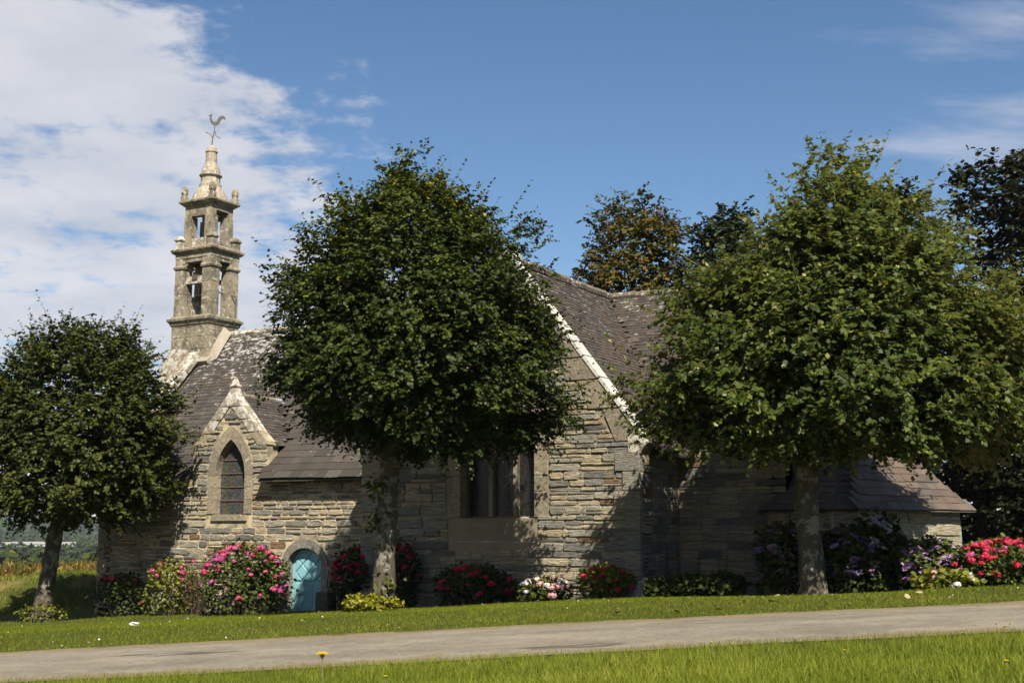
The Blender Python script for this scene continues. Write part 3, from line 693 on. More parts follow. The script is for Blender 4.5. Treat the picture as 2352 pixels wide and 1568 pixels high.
put_stones(frT, st, M['schist_transept'], tw_, rg, 'stone', 300, (.012, .06), 1.0)
for i in range(9):                                                 # quoins
    for e, sx in ((TX0, 1), (TX1, -1)):
        mb = MB(); mb.cur = rg.random(); ww = (.62, .38)[i % 2] + .1 * rg.random(); z0 = rel(-2.4) + i * .455; x = e + sx * ww / 2
        prism(mb, frT, [(x - ww / 2 - .012, z0 + .008), (x + ww / 2, z0 + .008), (x + ww / 2, z0 + .447), (x - ww / 2, z0 + .447)] if sx > 0 else [(x - ww / 2, z0 + .008), (x + ww / 2 + .012, z0 + .008), (x + ww / 2 + .012, z0 + .447), (x - ww / 2, z0 + .447)], -.1, .066 + .002 * (i % 2), .02); mb.build('quoin', M['schist_transept'], tw_, frT.p(x, 0, z0))
wint = empty('mullioned_window', frT.p((twx0 + twx1) / 2, 0, twzb), parent=chapel); wint['label'] = 'large dark window with two mullions behind a wire screen'
t_out = arch((twx0 + twx1) / 2, (twx1 - twx0) / 2 + .40, twzs, twzt + .46, 6)
arch_ring(frT, t_in, t_out, [0, 2, 4, 6, 8, 10, 12], -.45, .03, 'arch_stone', M['granite'], wint, rg)
for sx in (-1, 1):
    z = twzb; k = 0
    for hh in (.62, .40, .55):
        mb = MB(); mb.cur = rg.random(); e = twx0 if sx < 0 else twx1; ww = (.40, .24, .38)[k]; x = e + sx * ww / 2
        prism(mb, frT, [(x - ww / 2, z + .006), (x + ww / 2, z + .006), (x + ww / 2, z + hh - .006), (x - ww / 2, z + hh - .006)], -.45, .032, .012); mb.build('jamb_stone', M['granite'], wint, frT.p(x, 0, z)); z += hh; k += 1
mb = MB(); vs = [frT.p(twx0 - .34, .010, twzb - .60), frT.p(twx1 + .06, .010, twzb - .60), frT.p(twx1 + .02, -.40, twzb + .02), frT.p(twx0 - .02, -.40, twzb + .02), frT.p(twx0 - .34, -.5, twzb - .60), frT.p(twx1 + .06, -.5, twzb - .60)]
mb.add(vs, [(0, 1, 2, 3), (0, 3, 4), (1, 5, 2), (0, 4, 5, 1), (3, 2, 5, 4)]); mb.build('sloping_sill', M['granite_white'], wint)
t = MT('dark_leaded_glass', .2, .5); ed = t.vor(6, 'DISTANCE_TO_EDGE'); t.col(t.mix(t.step(ed, .02, .05), (.03, .03, .03), (.004, .004, .005))); M['dglass'] = t.done()
mb = MB(); prism(mb, frT, [(twx0 - .01, twzb), (twx1 + .01, twzb)] + t_in[::-1], -.46, -.43); mb.build('leaded_glass', M['dglass'], wint)
for k in (1, 2):
    x = twx0 + (twx1 - twx0) * k / 3; mb = MB(); mb.box(frT.p(x, -.36, (twzb + twzt) / 2 - .15), (.055, .08, (twzt - twzb) / 2 - .15)); mb.build('mullion', M['granite'], wint, frT.p(x, -.36, twzb))
mb = MB(); s = .045                                               # wire screen
nx = int((twx1 - twx0) / s)
for i in range(-60, nx + 1):
    for sg in (1, -1):
        x0 = twx0 + i * s; H = 2.0; z0 = twzb + .02; xa, xb = (x0, x0 + H) if sg > 0 else (x0 + H, x0)
        # clip to the opening
        def cl(xq): return (xq - xa) / (xb - xa)
        t0, t1 = sorted((cl(twx0 + .01), cl(twx1 - .01))); t0 = max(t0, 0); t1 = min(t1, 1)
        if t1 - t0 < .01: continue
        A = frT.p(xa + (xb - xa) * t0, -.285, z0 + H * t0); B = frT.p(xa + (xb - xa) * t1, -.285, z0 + H * t1); wv = Vector((.0022, 0, -.0022 * sg)); mb.add([A - wv, A + wv, B + wv, B - wv], [(0, 1, 2, 3)])
M['wire'] = simple('wire_mesh', (.05, .045, .035), .6, .4); mb.build('wire_screen', M['wire'], wint)
mb = MB()
for x in (twx0 + .02, twx1 - .02, (twx0 + twx1) / 2): mb.box(frT.p(x, -.28, (twzb + twzs) / 2 + .3), (.011, .011, (twzs - twzb) / 2 + .28))
mb.box(frT.p((twx0 + twx1) / 2, -.28, twzb + .03), ((twx1 - twx0) / 2, .011, .011)); mb.build('screen_frame', M['iron'], wint)
# gable coping and kneelers
cop = empty('gable_coping', (TXA, YT, KZ), parent=chapel)
for sx, xe in ((-1, TX0 - .14), (1, TX1 + .16)):
    n = 7; p0 = Vector((xe, 0, KZ - .04)); p1 = Vector((TXA, 0, AZ + .06)); dirv = (p1 - p0).normalized(); nrm = Vector((dirv.z * sx, 0, -dirv.x * sx))
    cuts = [0] + sorted([(i + rg.uniform(-.22, .22)) / n for i in range(1, n)]) + [1]
    for i in range(n):
        a = p0.lerp(p1, cuts[i] + .003); b = p0.lerp(p1, cuts[i + 1] - .003); mb = MB(); mb.cur = rg.random()
        up = nrm * .045
        q = [(a.x + up.x, a.z + up.z), (b.x + up.x, b.z + up.z), (b.x - nrm.x * .035, b.z - nrm.z * .035), (a.x - nrm.x * .035, a.z - nrm.z * .035)]
        if sx > 0: q = q[::-1]
        prism(mb, frT, q, -.40, .075, .012); mb.build('coping_stone', M['coping'], cop, frT.p(a.x, 0, a.z))
        # dressed block below the coping, bonded into the gable
        mb = MB(); mb.cur = rg.random(); wd = .55 + .25 * rg.random()
        if i < n - 1:
            q = [(a.x - nrm.x * .04, a.z - nrm.z * .04), (b.x - nrm.x * .04, b.z - nrm.z * .04), (b.x - nrm.x * .04 - sx * (wd - .1), b.z - .03), (b.x - sx * wd - nrm.x * .05, a.z + .0), ]
            q[3] = (a.x - sx * (wd + .2), a.z - nrm.z * .05)
            if sx > 0: q = q[::-1]
            prism(mb, frT, q, -.1, .045 + .003 * i, .012); mb.build('gable_block', M['granite'], cop, frT.p(a.x, 0, a.z))
    mb = MB(); prism(mb, frT, [(xe - sx * .45, KZ - .36), (xe - sx * .12, KZ - .36), (xe + sx * .05, KZ - .10), (xe + sx * .05, KZ + .02), (xe - sx * .45, KZ + .1)][::sx * -1], -.42, .06, .02); mb.build('kneeler', M['granite_white'], cop)
mb = MB(); mb.sq((TXA, YT + .18, 0), .17, .17, [(.03, AZ - .05), (.03, AZ + .12), (-.06, AZ + .25), (-.10, AZ + .34)]); mb.build('apex_stone', M['coping'], cop)
# transept side walls and choir wall
frTE = Frame((TX1, 0), (0, 1)); te = wall_sheet('transept_side_wall', frTE, [(YT + .02, BASE), (YC + .3, BASE), (YC + .3, rel(1.75)), (YT + .02, rel(1.75))], [], .3, M['mortar_dark'], chapel)
rg = random.Random(31)
st = lay_stones(frTE, rel(-2.6), rel(1.74), lambda z: (YT + .03, YC - .01), [], rg, (.12, .26), (.3, .7), .022); put_stones(frTE, st, M['schist_transept'], te, rg, 'stone', 60, (.01, .03), .6)
frTWs = Frame((TX0, 0), (0, -1)); wall_sheet('transept_return', frTWs, [(-YN - .1, BASE), (-YT - .02, BASE), (-YT - .02, rel(1.75)), (-YN - .1, rel(1.75))], [], .3, M['mortar_dark'], chapel)
cw = wall_sheet('choir_wall', frC, [(TX1 - .05, BASE), (XE, BASE), (XE, rel(2.4)), (TX1 - .05, rel(2.4))], [], .3, M['mortar_dark'], chapel)
st = lay_stones(frC, rel(-2.6), rel(2.38), lambda z: (TX1 + .03, XE - .02), [], rg, (.13, .30), (.35, .8), .022); put_stones(frC, st, M['schist_transept'], cw, rg, 'stone', 70, (.01, .03), .6)
frXE = Frame((XE, 0), (0, 1)); wall_sheet('choir_end_wall', frXE, [(YC, BASE), (2 * YR - YC, BASE), (2 * YR - YC, rel(2.4)), (YR, rel(6.5)), (YC, rel(2.4))], [], .3, M['mortar_dark'], chapel)
mb = MB(); mb.lathe((TX1 - .02, YT - .10, rel(-2.2)), [(.34, 0), (.35, .25), (.30, .55), (.22, .78), (.10, .95)], 9, .3, 1.0, .7); mb.build('corner_boulder', M['granite_white'], chapel)
# --- door
door = empty('door', frN.p(dc, -.2, dzb), parent=chapel); door['label'] = 'turquoise painted arched door with raised diamond panels'
d_out = arch(dc, dhw + .22, dzs, dzt + .24, 8, False)
rg = random.Random(41)
sur = empty('door_surround', frN.p(dc, 0, dzb), parent=chapel)
arch_ring(frN, d_in, d_out, [0, 5, 11, 16], -.30, .05, 'arch_stone', M['granite_door'], sur, rg)
for sx in (-1, 1):
    z = dzb - .05
    for hh, ww in ((.82, .24), (.27, .21), (.34, .25)):
        mb = MB(); mb.cur = rg.random(); e = dc + sx * dhw; x = e + sx * ww / 2
        prism(mb, frN, [(x - ww / 2, z + .006), (x + ww / 2, z + .006), (x + ww / 2, z + hh - .006), (x - ww / 2, z + hh - .006)], -.30, .045, .012); mb.build('jamb_stone', M['granite_door'], sur, frN.p(x, 0, z)); z += hh
mb = MB(); mb.box((dc - .12, YN - .22, dzb - .09), (.78, .30, .09)); mb.build('door_step', M['granite_door'], sur)
mb = MB(); prism(mb, frN, [(dc - dhw, dzb), (dc + dhw, dzb)] + d_in[::-1], -.26, -.20); mb.build('door_leaf', M['teal'], door)
def clip(poly, a, b, c):      # keep a*x+b*z<=c
    out = []
    for i in range(len(poly)):
        p, q = poly[i], poly[(i + 1) % len(poly)]; dp = a * p[0] + b * p[1] - c; dq = a * q[0] + b * q[1] - c
        if dp <= 0: out.append(p)
        if dp * dq < 0: k = dp / (dp - dq); out.append((p[0] + (q[0] - p[0]) * k, p[1] + (q[1] - p[1]) * k))
    return out
zm = dzb + .95                                                      # top of mid rail
for i in range(-2, 3):
    for j in range(0, 8):
        if (i + j) % 2: continue
        cx, cz = dc + i * .235, zm + j * .225; hd = .205
        pl = [(cx - hd, cz), (cx, cz - hd), (cx + hd, cz), (cx, cz + hd)]
        for a, b, c in ((-1, 0, -(dc - .46)), (1, 0, dc + .46), (0, -1, -zm)): pl = clip(pl, a, b, c) if pl else pl
        for k in range(0, len(d_in) - 1):
            (x0, z0), (x1, z1) = d_in[k], d_in[k + 1]; nx_, nz_ = -(z1 - z0), (x1 - x0); l = math.hypot(nx_, nz_)
            if pl: pl = clip(pl, nx_ / l, nz_ / l, (nx_ * x0 + nz_ * z0) / l - .10)
        if pl and len(pl) > 2:
            ar = abs(sum(pl[q][0] * pl[(q + 1) % len(pl)][1] - pl[(q + 1) % len(pl)][0] * pl[q][1] for q in range(len(pl)))) / 2
            if ar > .004: mb = MB(); prism(mb, frN, pl, -.21, -.168, .014); mb.build('diamond_panel', M['teal'], door, frN.p(cx, -.2, cz))
for k in (-1, 0, 1):
    x = dc + k * .32; mb = MB(); prism(mb, frN, [(x - .125, dzb + .17), (x + .125, dzb + .17), (x + .125, dzb + .87), (x - .125, dzb + .87)], -.21, -.172, .014); mb.build('lower_panel', M['teal'], door, frN.p(x, -.2, dzb))
mb = MB(); prism(mb, frN, [(dc - dhw + .005, dzb + .005), (dc + dhw - .005, dzb + .005), (dc + dhw - .005, dzb + .085), (dc - dhw + .005, dzb + .085)], -.21, -.13, .02); mb.build('weather_board', M['teal'], door)
for zq in (dzb + .45, dzb + .32, dzb + 1.3): mb = MB(); mb.box(frN.p(dc - .46, -.19, zq), (.012, .012, .012)); mb.build('bolt_head', M['teal'], door, frN.p(dc - .46, -.19, zq))
# --- bell tower
TC = Vector((-31.05, 32.03, 0)); HX, HY = .90, .73
tower = MB(); tower.box((TC.x, TC.y, (rel(7.0) + rel(4.2)) / 2), (HX, HY, 1.4)); tower.box((TC.x - .1, TC.y, (rel(4.3) + BASE) / 2), (HX - .15, HY + .05, (rel(4.3) - BASE) / 2))
bt = tower.build('bell_tower', M['granite_tower'], chapel); bt['label'] = 'two-stage open granite belfry with small dome'
rg = random.Random(51)
frS = Frame((TC.x, TC.y - HY), (1, 0)); frEe = Frame((TC.x + HX, TC.y), (0, 1))
for fr, hw in ((frS, HX), (frEe, HY)):
    stn = lay_stones(fr, rel(4.9), rel(6.98), lambda z: (-hw + .005, hw - .005), [], rg, (.34, .46), (.6, .9), .014); put_stones(fr, stn, M['granite_tower'], bt, rg, 'ashlar_block', 40, (.008, .016), .12)
def tsq(name, hx, hy, prof, m='granite_tower', c=TC): mb = MB(); mb.cur = rg.random(); mb.sq(c, hx, hy, [(o, rel(z)) for o, z in prof]); return mb.build(name, M[m], bt)
tsq('lower_cornice', HX, HY, [(0, 6.97), (.05, 7.02), (.07, 7.10), (.13, 7.16), (.14, 7.24), (.06, 7.29), (.02, 7.34), (-.10, 7.36)])
PW = .215
for sx in (-1, 1):
    for sy in (-1, 1):
        c = Vector((TC.x + sx * (HX - PW - .03), TC.y + sy * (HY - PW - .03), 0)); z = 7.33
        for i, hh in enumerate((.40, .42, .38, .40, .12)):
            mb = MB(); mb.cur = rg.random(); q = rg.uniform(-.006, .006); mb.sq(c, PW + q, PW + q, [(-.008, rel(z)), (0, rel(z + .01)), (0, rel(z + hh - .01)), (-.008, rel(z + hh))]); mb.build('pillar_block', M['granite_tower'], bt, (c.x, c.y, rel(z))); z += hh
        tsq('capital', PW, PW, [(0, 9.03), (.04, 9.07), (.055, 9.13), (.03, 9.17), (0, 9.19), (0, 9.44)], c=c)
# lintel blocks between the pillars, set back from their faces
for sy in (-1, 1):
    mb = MB(); mb.box((TC.x, TC.y + sy * (HY - .22), rel(9.42)), (HX - .3, .17, .13)); mb.build('lintel', M['granite_tower'], bt)
    for sx in (-1, 1):
        mb = MB(); fr = Frame((TC.x, TC.y + sy * (HY - .22)), (1, 0)); x = sx * (HX - 2 * PW - .02)
        prism(mb, fr, [(x, rel(9.05)), (x, rel(9.30)), (x - sx * .16, rel(9.30)), (x - sx * .12, rel(9.20))][::-sx], -.14, .14); mb.build('corbel', M['granite_tower'], bt)
for sx in (-1, 1): mb = MB(); mb.box((TC.x + sx * (HX - .22), TC.y, rel(9.43)), (.17, HY - .3, .12)); mb.build('lintel', M['granite_tower'], bt)
tsq('transom', .62, .10, [(0, 8.52), (0, 8.78)], 'granite_white', Vector((TC.x, TC.y - HY + .25, 0)))
tsq('infill_slab', .10, .45, [(0, 7.34), (0, 8.15)], 'granite_white', Vector((TC.x - HX + .26, TC.y, 0)))
tsq('entablature', HX, HY, [(-.04, 9.43), (-.02, 9.44), (-.02, 9.60), (.05, 9.64), (.10, 9.70), (.11, 9.77), (.03, 9.83), (-.2, 9.86)])
# upper stage
UX, UY, UP = .66, .56, .165
for sx in (-1, 1):
    for sy in (-1, 1):
        c = Vector((TC.x + sx * (HX - .14), TC.y + sy * (HY - .14), 0))
        tsq('corner_post', .13, .13, [(.02, 9.82), (0, 9.90), (0, 10.10), (.04, 10.14), (.04, 10.18), (-.02, 10.27), (-.08, 10.31)], 'granite_white' if sx < 0 else 'granite_tower', c)
        c = Vector((TC.x + sx * (UX - UP), TC.y + sy * (UY - UP), 0)); z = 9.83
        for hh in (.42, .40, .36):
            mb = MB(); mb.cur = rg.random(); mb.sq(c, UP, UP, [(-.006, rel(z)), (0, rel(z + .01)), (0, rel(z + hh - .01)), (-.006, rel(z + hh))]); mb.build('pillar_block', M['granite_tower'], bt, (c.x, c.y, rel(z))); z += hh
for sy in (-1, 1):
    tsq('parapet', UX - .2, .09, [(0, 9.83), (0, 10.20)], 'granite_white', Vector((TC.x, TC.y + sy * (UY - .16), 0))); tsq('upper_lintel', UX - .02, .12, [(0, 11.01), (0, 11.38)], c=Vector((TC.x, TC.y + sy * (UY - .13), 0)))
for sx in (-1, 1):
    tsq('parapet', .09, UY - .2, [(0, 9.83), (0, 10.06)], 'granite_tower', Vector((TC.x + sx * (UX - .16), TC.y, 0))); tsq('upper_lintel', .12, UY - .26, [(0, 11.20), (0, 11.385)], c=Vector((TC.x + sx * (UX - .132), TC.y, 0)))
tsq('upper_cornice', UX, UY, [(-.03, 11.37), (.02, 11.40), (.07, 11.45), (.16, 11.52), (.17, 11.58), (.10, 11.62), (-.2, 11.66)])
for sx in (-1, 1):
    for sy in (-1, 1):
        mb = MB(); mb.lathe((TC.x + sx * (UX + .02), TC.y + sy * (UY + .02), rel(11.60)), [(.15, 0), (.15, .17), (.10, .19), (.10, .22), (.135, .30), (.14, .42), (.10, .52), (.03, .56)], 8, .39); mb.build('pinnacle', M['granite_tower'], bt, smooth_=False)
mb = MB(); mb.lathe((TC.x, TC.y, rel(11.62)), [(r_, z_ * .93) for r_, z_ in [(.68, 0), (.64, .14), (.55, .36), (.44, .55), (.405, .57), (.40, .70), (.36, .74), (.355, .76), (.34, .95), (.36, 1.0), (.40, 1.03), (.42, 1.07), (.39, 1.11), (.345, 1.12), (.34, 1.22), (.30, 1.38), (.225, 1.55), (.21, 1.60), (.20, 1.90), (.20, 2.0), (.225, 2.02), (.225, 2.06), (.205, 2.10), (.17, 2.20), (.09, 2.30), (.02, 2.33)]], 12, .26)
mb.build('domed_lantern', M['granite_spire'], bt)
# bell, yoke, lever, cement fillet, cable
mb = MB(); mb.lathe((TC.x, TC.y, rel(8.10)), [(.36, 0), (.345, .03), (.29, .14), (.24, .30), (.22, .44), (.18, .52), (.05, .56)], 16); be = mb.build('bell', M['bronze'], bt, smooth_=True)
mb = MB(); mb.box((TC.x, TC.y, rel(8.74)), (.12, .62, .09)); mb.box((TC.x, TC.y, rel(9.0)), (.10, .22, .18), None, .6); mb.build('bell_yoke', M['wood_dark'], bt)
mb = MB(); mb.tube([(TC.x + .2, TC.y + .2, rel(8.35)), (TC.x + HX + .12, TC.y + .40, rel(8.1))], [.03, .025], 6); mb.build('bell_lever', M['wood_dark'], bt)
mb = MB(); mb.tube([(TC.x + HX + .12, TC.y + .40, rel(8.1)), (TC.x + HX + .16, TC.y + .40, rel(7.3)), (TC.x + HX + .05, TC.y + .40, rel(6.75))], [.012, .012, .012], 5); mb.build('bell_rope', M['wood_dark'], bt)
mb = MB(); q = [(TC.x + HX + .01, 31.22), ]
vs = [(TC.x + HX - .02, TC.y - HY - .10, rel(5.55)), (TC.x + HX + .42, TC.y - HY - .02, rel(5.70)), (TC.x + HX + .28, TC.y + .10, rel(6.72)), (TC.x + HX - .02, TC.y + .0, rel(6.98)), (TC.x + HX - .05, TC.y - HY + .25, rel(6.3)), (TC.x + HX - .05, TC.y - HY - .06, rel(5.75))]
mb.add(vs, [(0, 1, 2, 3, 4), (0, 4, 5)]); mb.build('cement_fillet', M['cement'], bt)
mb = MB(); mb.box((TC.x + .1, TC.y - HY - .08, rel(5.66)), (HX + .05, .14, .07), Matrix.Rotation(R(40), 3, 'X')); mb.build('cement_fillet', M['cement'], bt)
# raked coping on the west gable
n = 6
for i in range(n):
    a = Vector((XW + .02, YN - .1, rel(1.60))).lerp(Vector((XW + .02, TC.y - HY, rel(5.95))), i / n); b = Vector((XW + .02, YN - .1, rel(1.60))).lerp(Vector((XW + .02, TC.y - HY, rel(5.95))), (i + .97) / n)
    mb = MB(); mb.cur = rg.random(); d_ = (b - a); rot = Matrix.Rotation(math.atan2(d_.z, d_.y), 3, 'X'); mb.box((a + b) / 2, (.24, d_.length / 2, .10), rot); mb.build('gable_coping_stone', M['granite_white'], nave_roof, a)
for dy, z, s_ in ((.18, 6.0, .24), (.46, 5.62, .22)): mb = MB(); mb.cur = rg.random(); mb.box((XW - .75, TC.y - HY - dy, rel(z - .3)), (.30, .20, .42), None, .8); mb.build('buttress_stone', M['granite_white'], bt)
# weathercock
wc = empty('weathercock', (TC.x, TC.y, rel(13.95)), parent=chapel); wc['label'] = 'flat metal cockerel on a bent iron cross'
z0 = 13.74
mb = MB(); mb.tube([(TC.x, TC.y, rel(z0)), (TC.x + .02, TC.y, rel(z0 + .30)), (TC.x + .09, TC.y, rel(z0 + .52)), (TC.x + .11, TC.y, rel(z0 + .76))], [.028, .022, .018, .016], 6); mb.build('iron_rod', M['iron'], wc)
mb = MB(); mb.tube([lat(-.24, .0) + Vector((TC.x, TC.y, rel(z0 + .54))), lat(-.06, 0) + Vector((TC.x, TC.y, rel(z0 + .45))), lat(.02, 0) + Vector((TC.x, TC.y, rel(z0 + .30)))], [.018, .018, .018], 6)
mb.tube([lat(.10, 0) + Vector((TC.x, TC.y, rel(z0 + .56))), lat(.13, 0) + Vector((TC.x, TC.y, rel(z0 + .40))), lat(.30, 0) + Vector((TC.x, TC.y, rel(z0 + .30)))], [.018, .018, .018], 6); mb.build('cross_arm', M['iron'], wc)
rp = [(.0, .0), (.10, .03), (.20, .12), (.26, .30), (.36, .38), (.45, .32), (.47, .36), (.43, .42), (.46, .45), (.40, .48), (.40, .52), (.28, .52), (.18, .46), (.12, .36), (.08, .24), (.02, .20), (-.06, .20), (-.13, .27), (-.16, .42), (-.13, .53), (-.20, .56), (-.24, .51), (-.31, .47), (-.25, .44), (-.24, .32), (-.20, .16), (-.12, .04)]
frR = Frame((TC.x + .11, TC.y), (math.cos(PSI + .25), math.sin(PSI + .25))); mb = MB(); nP = len(rp)
vs = [frR.p(x * .8, .006, rel(z0 + .76) + z * .78) for x, z in rp] + [frR.p(x * .8, -.006, rel(z0 + .76) + z * .78) for x, z in rp]
mb.add(vs, [tuple(range(nP)), tuple(range(2 * nP - 1, nP - 1, -1))] + [(i, nP + i, nP + (i + 1) % nP, (i + 1) % nP) for i in range(nP)]); mb.build('cockerel', M['vane'], wc)

# ------------------------------------------------------------------ octagonal annex
rg = random.Random(61)
AC = atb(1972, 1160, 27.6); ang0 = PSI                                 # corner towards the camera
# the face to the right of the near corner recedes by 38 deg from the image plane; opposite sides are equal
lens_ = [4.0, 1.5, 1.8, .6, 4.0, 1.5, 1.8, .6]
dirs = [R(38) + k * math.pi / 4 for k in range(8)]
corners = [Vector((AC.x, AC.y, 0))]
for k in range(7): corners.append(corners[-1] + lat(math.cos(dirs[k]), math.sin(dirs[k])) * lens_[k])
CEN = sum(corners, Vector()) / 8
annex = empty('octagonal_annex', (CEN.x, CEN.y, rel(-1.5)), 'small eight-sided stone annex with flared slate roof behind the right tree', 'annex')
AEZ, AAZ = rel(.36), rel(3.5)
for k in range(8):
    a, b = corners[k], corners[(k + 1) % 8]; side = (b - a).length; fr = Frame(a, b - a)
    ap = -(CEN - a).dot(fr.N); foot = (CEN - a).dot(fr.U)
    wl = wall_sheet('wall', fr, [(0, BASE), (side, BASE), (side, AEZ + .1), (0, AEZ + .1)], [], .25, M['mortar'], annex)
    vis = k in (0, 1, 7, 6)
    if vis:
        hol = [lambda z0, z1: (.30, 1.20) if z1 > rel(-1.6) and z0 < rel(-.1) else None] if k == 1 else []
        stn = lay_stones(fr, rel(-2.0), AEZ + .08, lambda z: (.02, side - .02), hol, rg, (.16, .32), (.4, 1.0), .03); put_stones(fr, stn, M['schist_annex'], wl, rg, 'stone', 100, (.02, .05), .8)
    ov = .28; pr = [(ov - (ap + ov) * i / 8, AEZ - .02 + (AAZ - AEZ) * ((i / 8) * .55 + .45 * (i / 8) ** 1.9)) for i in range(9)]
    def xr_(o): s_ = (ap + o) / ap; return (foot + (0 - foot) * s_, foot + (side - foot) * s_)
    mb = MB(); vs = []
    for o, z in pr: x0, x1 = xr_(o); vs += [fr.p(x0, o, z - .035), fr.p(x1, o, z - .035)]
    mb.add(vs, [(2 * i, 2 * i + 1, 2 * i + 3, 2 * i + 2) for i in range(len(pr) - 1)]); rf = mb.build('roof_face', M['slate_annex'], annex)
    if vis:
        lay_slates(fr, pr, lambda f, o, z: xr_(o), random.Random(70 + k), .235, .16, .42, .27, M['slate_annex'], rf, {0: 150, 7: 70, 1: 50, 6: 30}[k], th=.018)
    if k == 1:
        for x in (.47, 1.03):
            mb = MB(); mb.box(fr.p(x, .05, rel(-.85)), (.26, .02, .72), Matrix.Rotation(math.atan2(fr.U.y, fr.U.x), 3, 'Z')); mb.build('shutter', M['teal'], annex, fr.p(x, .05, rel(-.85)))
mb = MB(); mb.lathe((CEN.x, CEN.y, AAZ - .12), [(.22, 0), (.20, .1), (.08, .25), (.10, .33), (.02, .42)], 8); mb.build('roof_finial', M['granite'], annex)

# ------------------------------------------------------------------ foliage builders
def norm(a): return a / np.maximum(np.linalg.norm(a, axis=-1, keepdims=True), 1e-6)
LEAF6 = np.array([(0, 0, 0), (-.44, .22, .07), (-.36, .68, .08), (0, 1, -.04), (.36, .68, .08), (.44, .22, .07)])
QUAD6 = np.array([(0, 3, 2, 1), (0, 5, 4, 3)])
LEAF4 = np.array([(0, 0, 0), (-.46, .42, .07), (0, 1, -.03), (.46, .42, .07)]); QUAD4 = np.array([(0, 3, 2, 1)])
def leaves(P, D, Nn, size, tmpl=LEAF6, qd=QUAD6):
    D = norm(D); X = norm(np.cross(D, Nn)); Z = np.cross(X, D)
    V = P[:, None, :] + size[:, None, None] * (tmpl[None, :, 0:1] * X[:, None, :] + tmpl[None, :, 1:2] * D[:, None, :] + tmpl[None, :, 2:3] * Z[:, None, :])
    k = len(tmpl); q = (np.arange(len(P))[:, None, None] * k + qd[None]).reshape(-1, 4)
    return V.reshape(-1, 3), q
LR = np.array(RIGHT); LF = np.array(FWD); LU = np.array((0, 0, 1.))
def crown(prof, rng, ntw, nl, lsize, shell=.22, clump=.30, nclump=None, droop=.25, twig=.38, inner=.22, lump=.10, tone=None, tmpl=LEAF6, qd=QUAD6, upright=.35, ragged=0.0, base=None, extra=None):
    """prof rows: (z, centre_a, centre_b, radius_a, radius_b) in metres; returns leaf mesh arrays"""
    pr = np.array(prof, float); z0, z1 = pr[0, 0], pr[-1, 0]
    def at_(z): return [np.interp(z, pr[:, 0], pr[:, i]) for i in range(1, 5)]
    nclump = nclump or ntw // 9
    zs = rng.uniform(z0, z1, nclump * 6); ra = at_(zs)[2]; keep = rng.uniform(0, 1, len(zs)) < (ra + .15) / (pr[:, 3].max() + .15); zs = zs[keep][:nclump]; n = len(zs)
    ph = rng.uniform(0, 2 * np.pi, n)
    lum = 1 + lump * (np.sin(ph * 3 + zs * 1.7) * .5 + np.sin(ph * 5 - zs * 2.9 + 1) * .35 + np.sin(ph * 9 + zs * 5) * .3)
    rho = 1 - np.abs(rng.normal(0, shell, n)); isin = rng.uniform(0, 1, n) < inner; rho = np.where(isin, rng.uniform(.15, .8, n), rho); rho = np.clip(rho, .1, 1) * lum
    ca, cb, ra, rb = at_(zs)
    C = np.stack([ca + np.cos(ph) * ra * rho, cb + np.sin(ph) * rb * rho, zs], -1)
    zmid = z0 + (z1 - z0) * .42
    OUT = np.stack([np.cos(ph), np.sin(ph), (zs - zmid) / (z1 - z0) * 1.6], -1); OUT = norm(OUT)
    if extra is not None and len(extra):
        E = np.array(extra, float); C = np.concatenate([C, E]); eo = E - np.array([0, 0, zmid]); OUT = np.concatenate([OUT, norm(eo * np.array([1, .3, .5]))]); ca2, cb2, ra2, rb2 = at_(E[:, 2])
        ca, cb, ra, rb = np.concatenate([ca, ca2]), np.concatenate([cb, cb2]), np.concatenate([ra, ra2]), np.concatenate([rb, rb2]); isin = np.concatenate([isin, np.zeros(len(E), bool)]); n = len(C)
    k = rng.integers(0, n, ntw); P = C[k] + np.clip(rng.normal(0, clump, (ntw, 3)), -1.6 * clump, 1.6 * clump) * np.array([1, 1, .7]); O = OUT[k]
    D = norm(O * .8 + np.array([0, 0, upright]) * rng.uniform(-.3, 1, (ntw, 1)) + rng.normal(0, .45, (ntw, 3)))
    Lg = twig * rng.uniform(.6, 1.3, ntw)
    rgm = np.zeros(ntw, bool)
    if ragged > 0:
        rgm = rng.uniform(0, 1, ntw) < ragged; D[rgm] = norm(O[rgm] * .7 + np.array([0, 0, .7]) + rng.normal(0, .2, (rgm.sum(), 3))); Lg[rgm] *= 2.4
    sfr = (np.arange(nl) + .5) / nl
    S = sfr[None, :] * np.ones((ntw, 1)) + rng.normal(0, .03, (ntw, nl))
    Pl = P[:, None, :] + D[:, None, :] * (Lg[:, None] * S)[..., None]; Pl[..., 2] -= (droop * np.where(rgm, .12, 1.0) * Lg)[:, None] * S ** 2
    sd = norm(np.cross(D, LU[None])); alt = np.where(np.arange(nl) % 2 == 0, 1, -1)[None, :, None]
    DL = .55 * D[:, None, :] + .75 * sd[:, None, :] * alt + rng.normal(0, .32, Pl.shape); DL[..., 2] -= .28
    NL = np.array([0, 0, .75]) + O[:, None, :] * .55 + rng.normal(0, .38, Pl.shape)
    sz = lsize * rng.uniform(.65, 1.2, (ntw, nl)) * (1 - .25 * S)
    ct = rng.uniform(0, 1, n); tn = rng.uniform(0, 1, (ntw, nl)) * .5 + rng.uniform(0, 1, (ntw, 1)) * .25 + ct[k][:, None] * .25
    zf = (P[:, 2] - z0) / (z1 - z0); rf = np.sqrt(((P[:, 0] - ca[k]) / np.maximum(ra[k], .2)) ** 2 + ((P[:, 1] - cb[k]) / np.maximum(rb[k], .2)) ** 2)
    if tone is not None: tn = np.clip(tn + tone(zf, rf)[:, None], 0, 1)
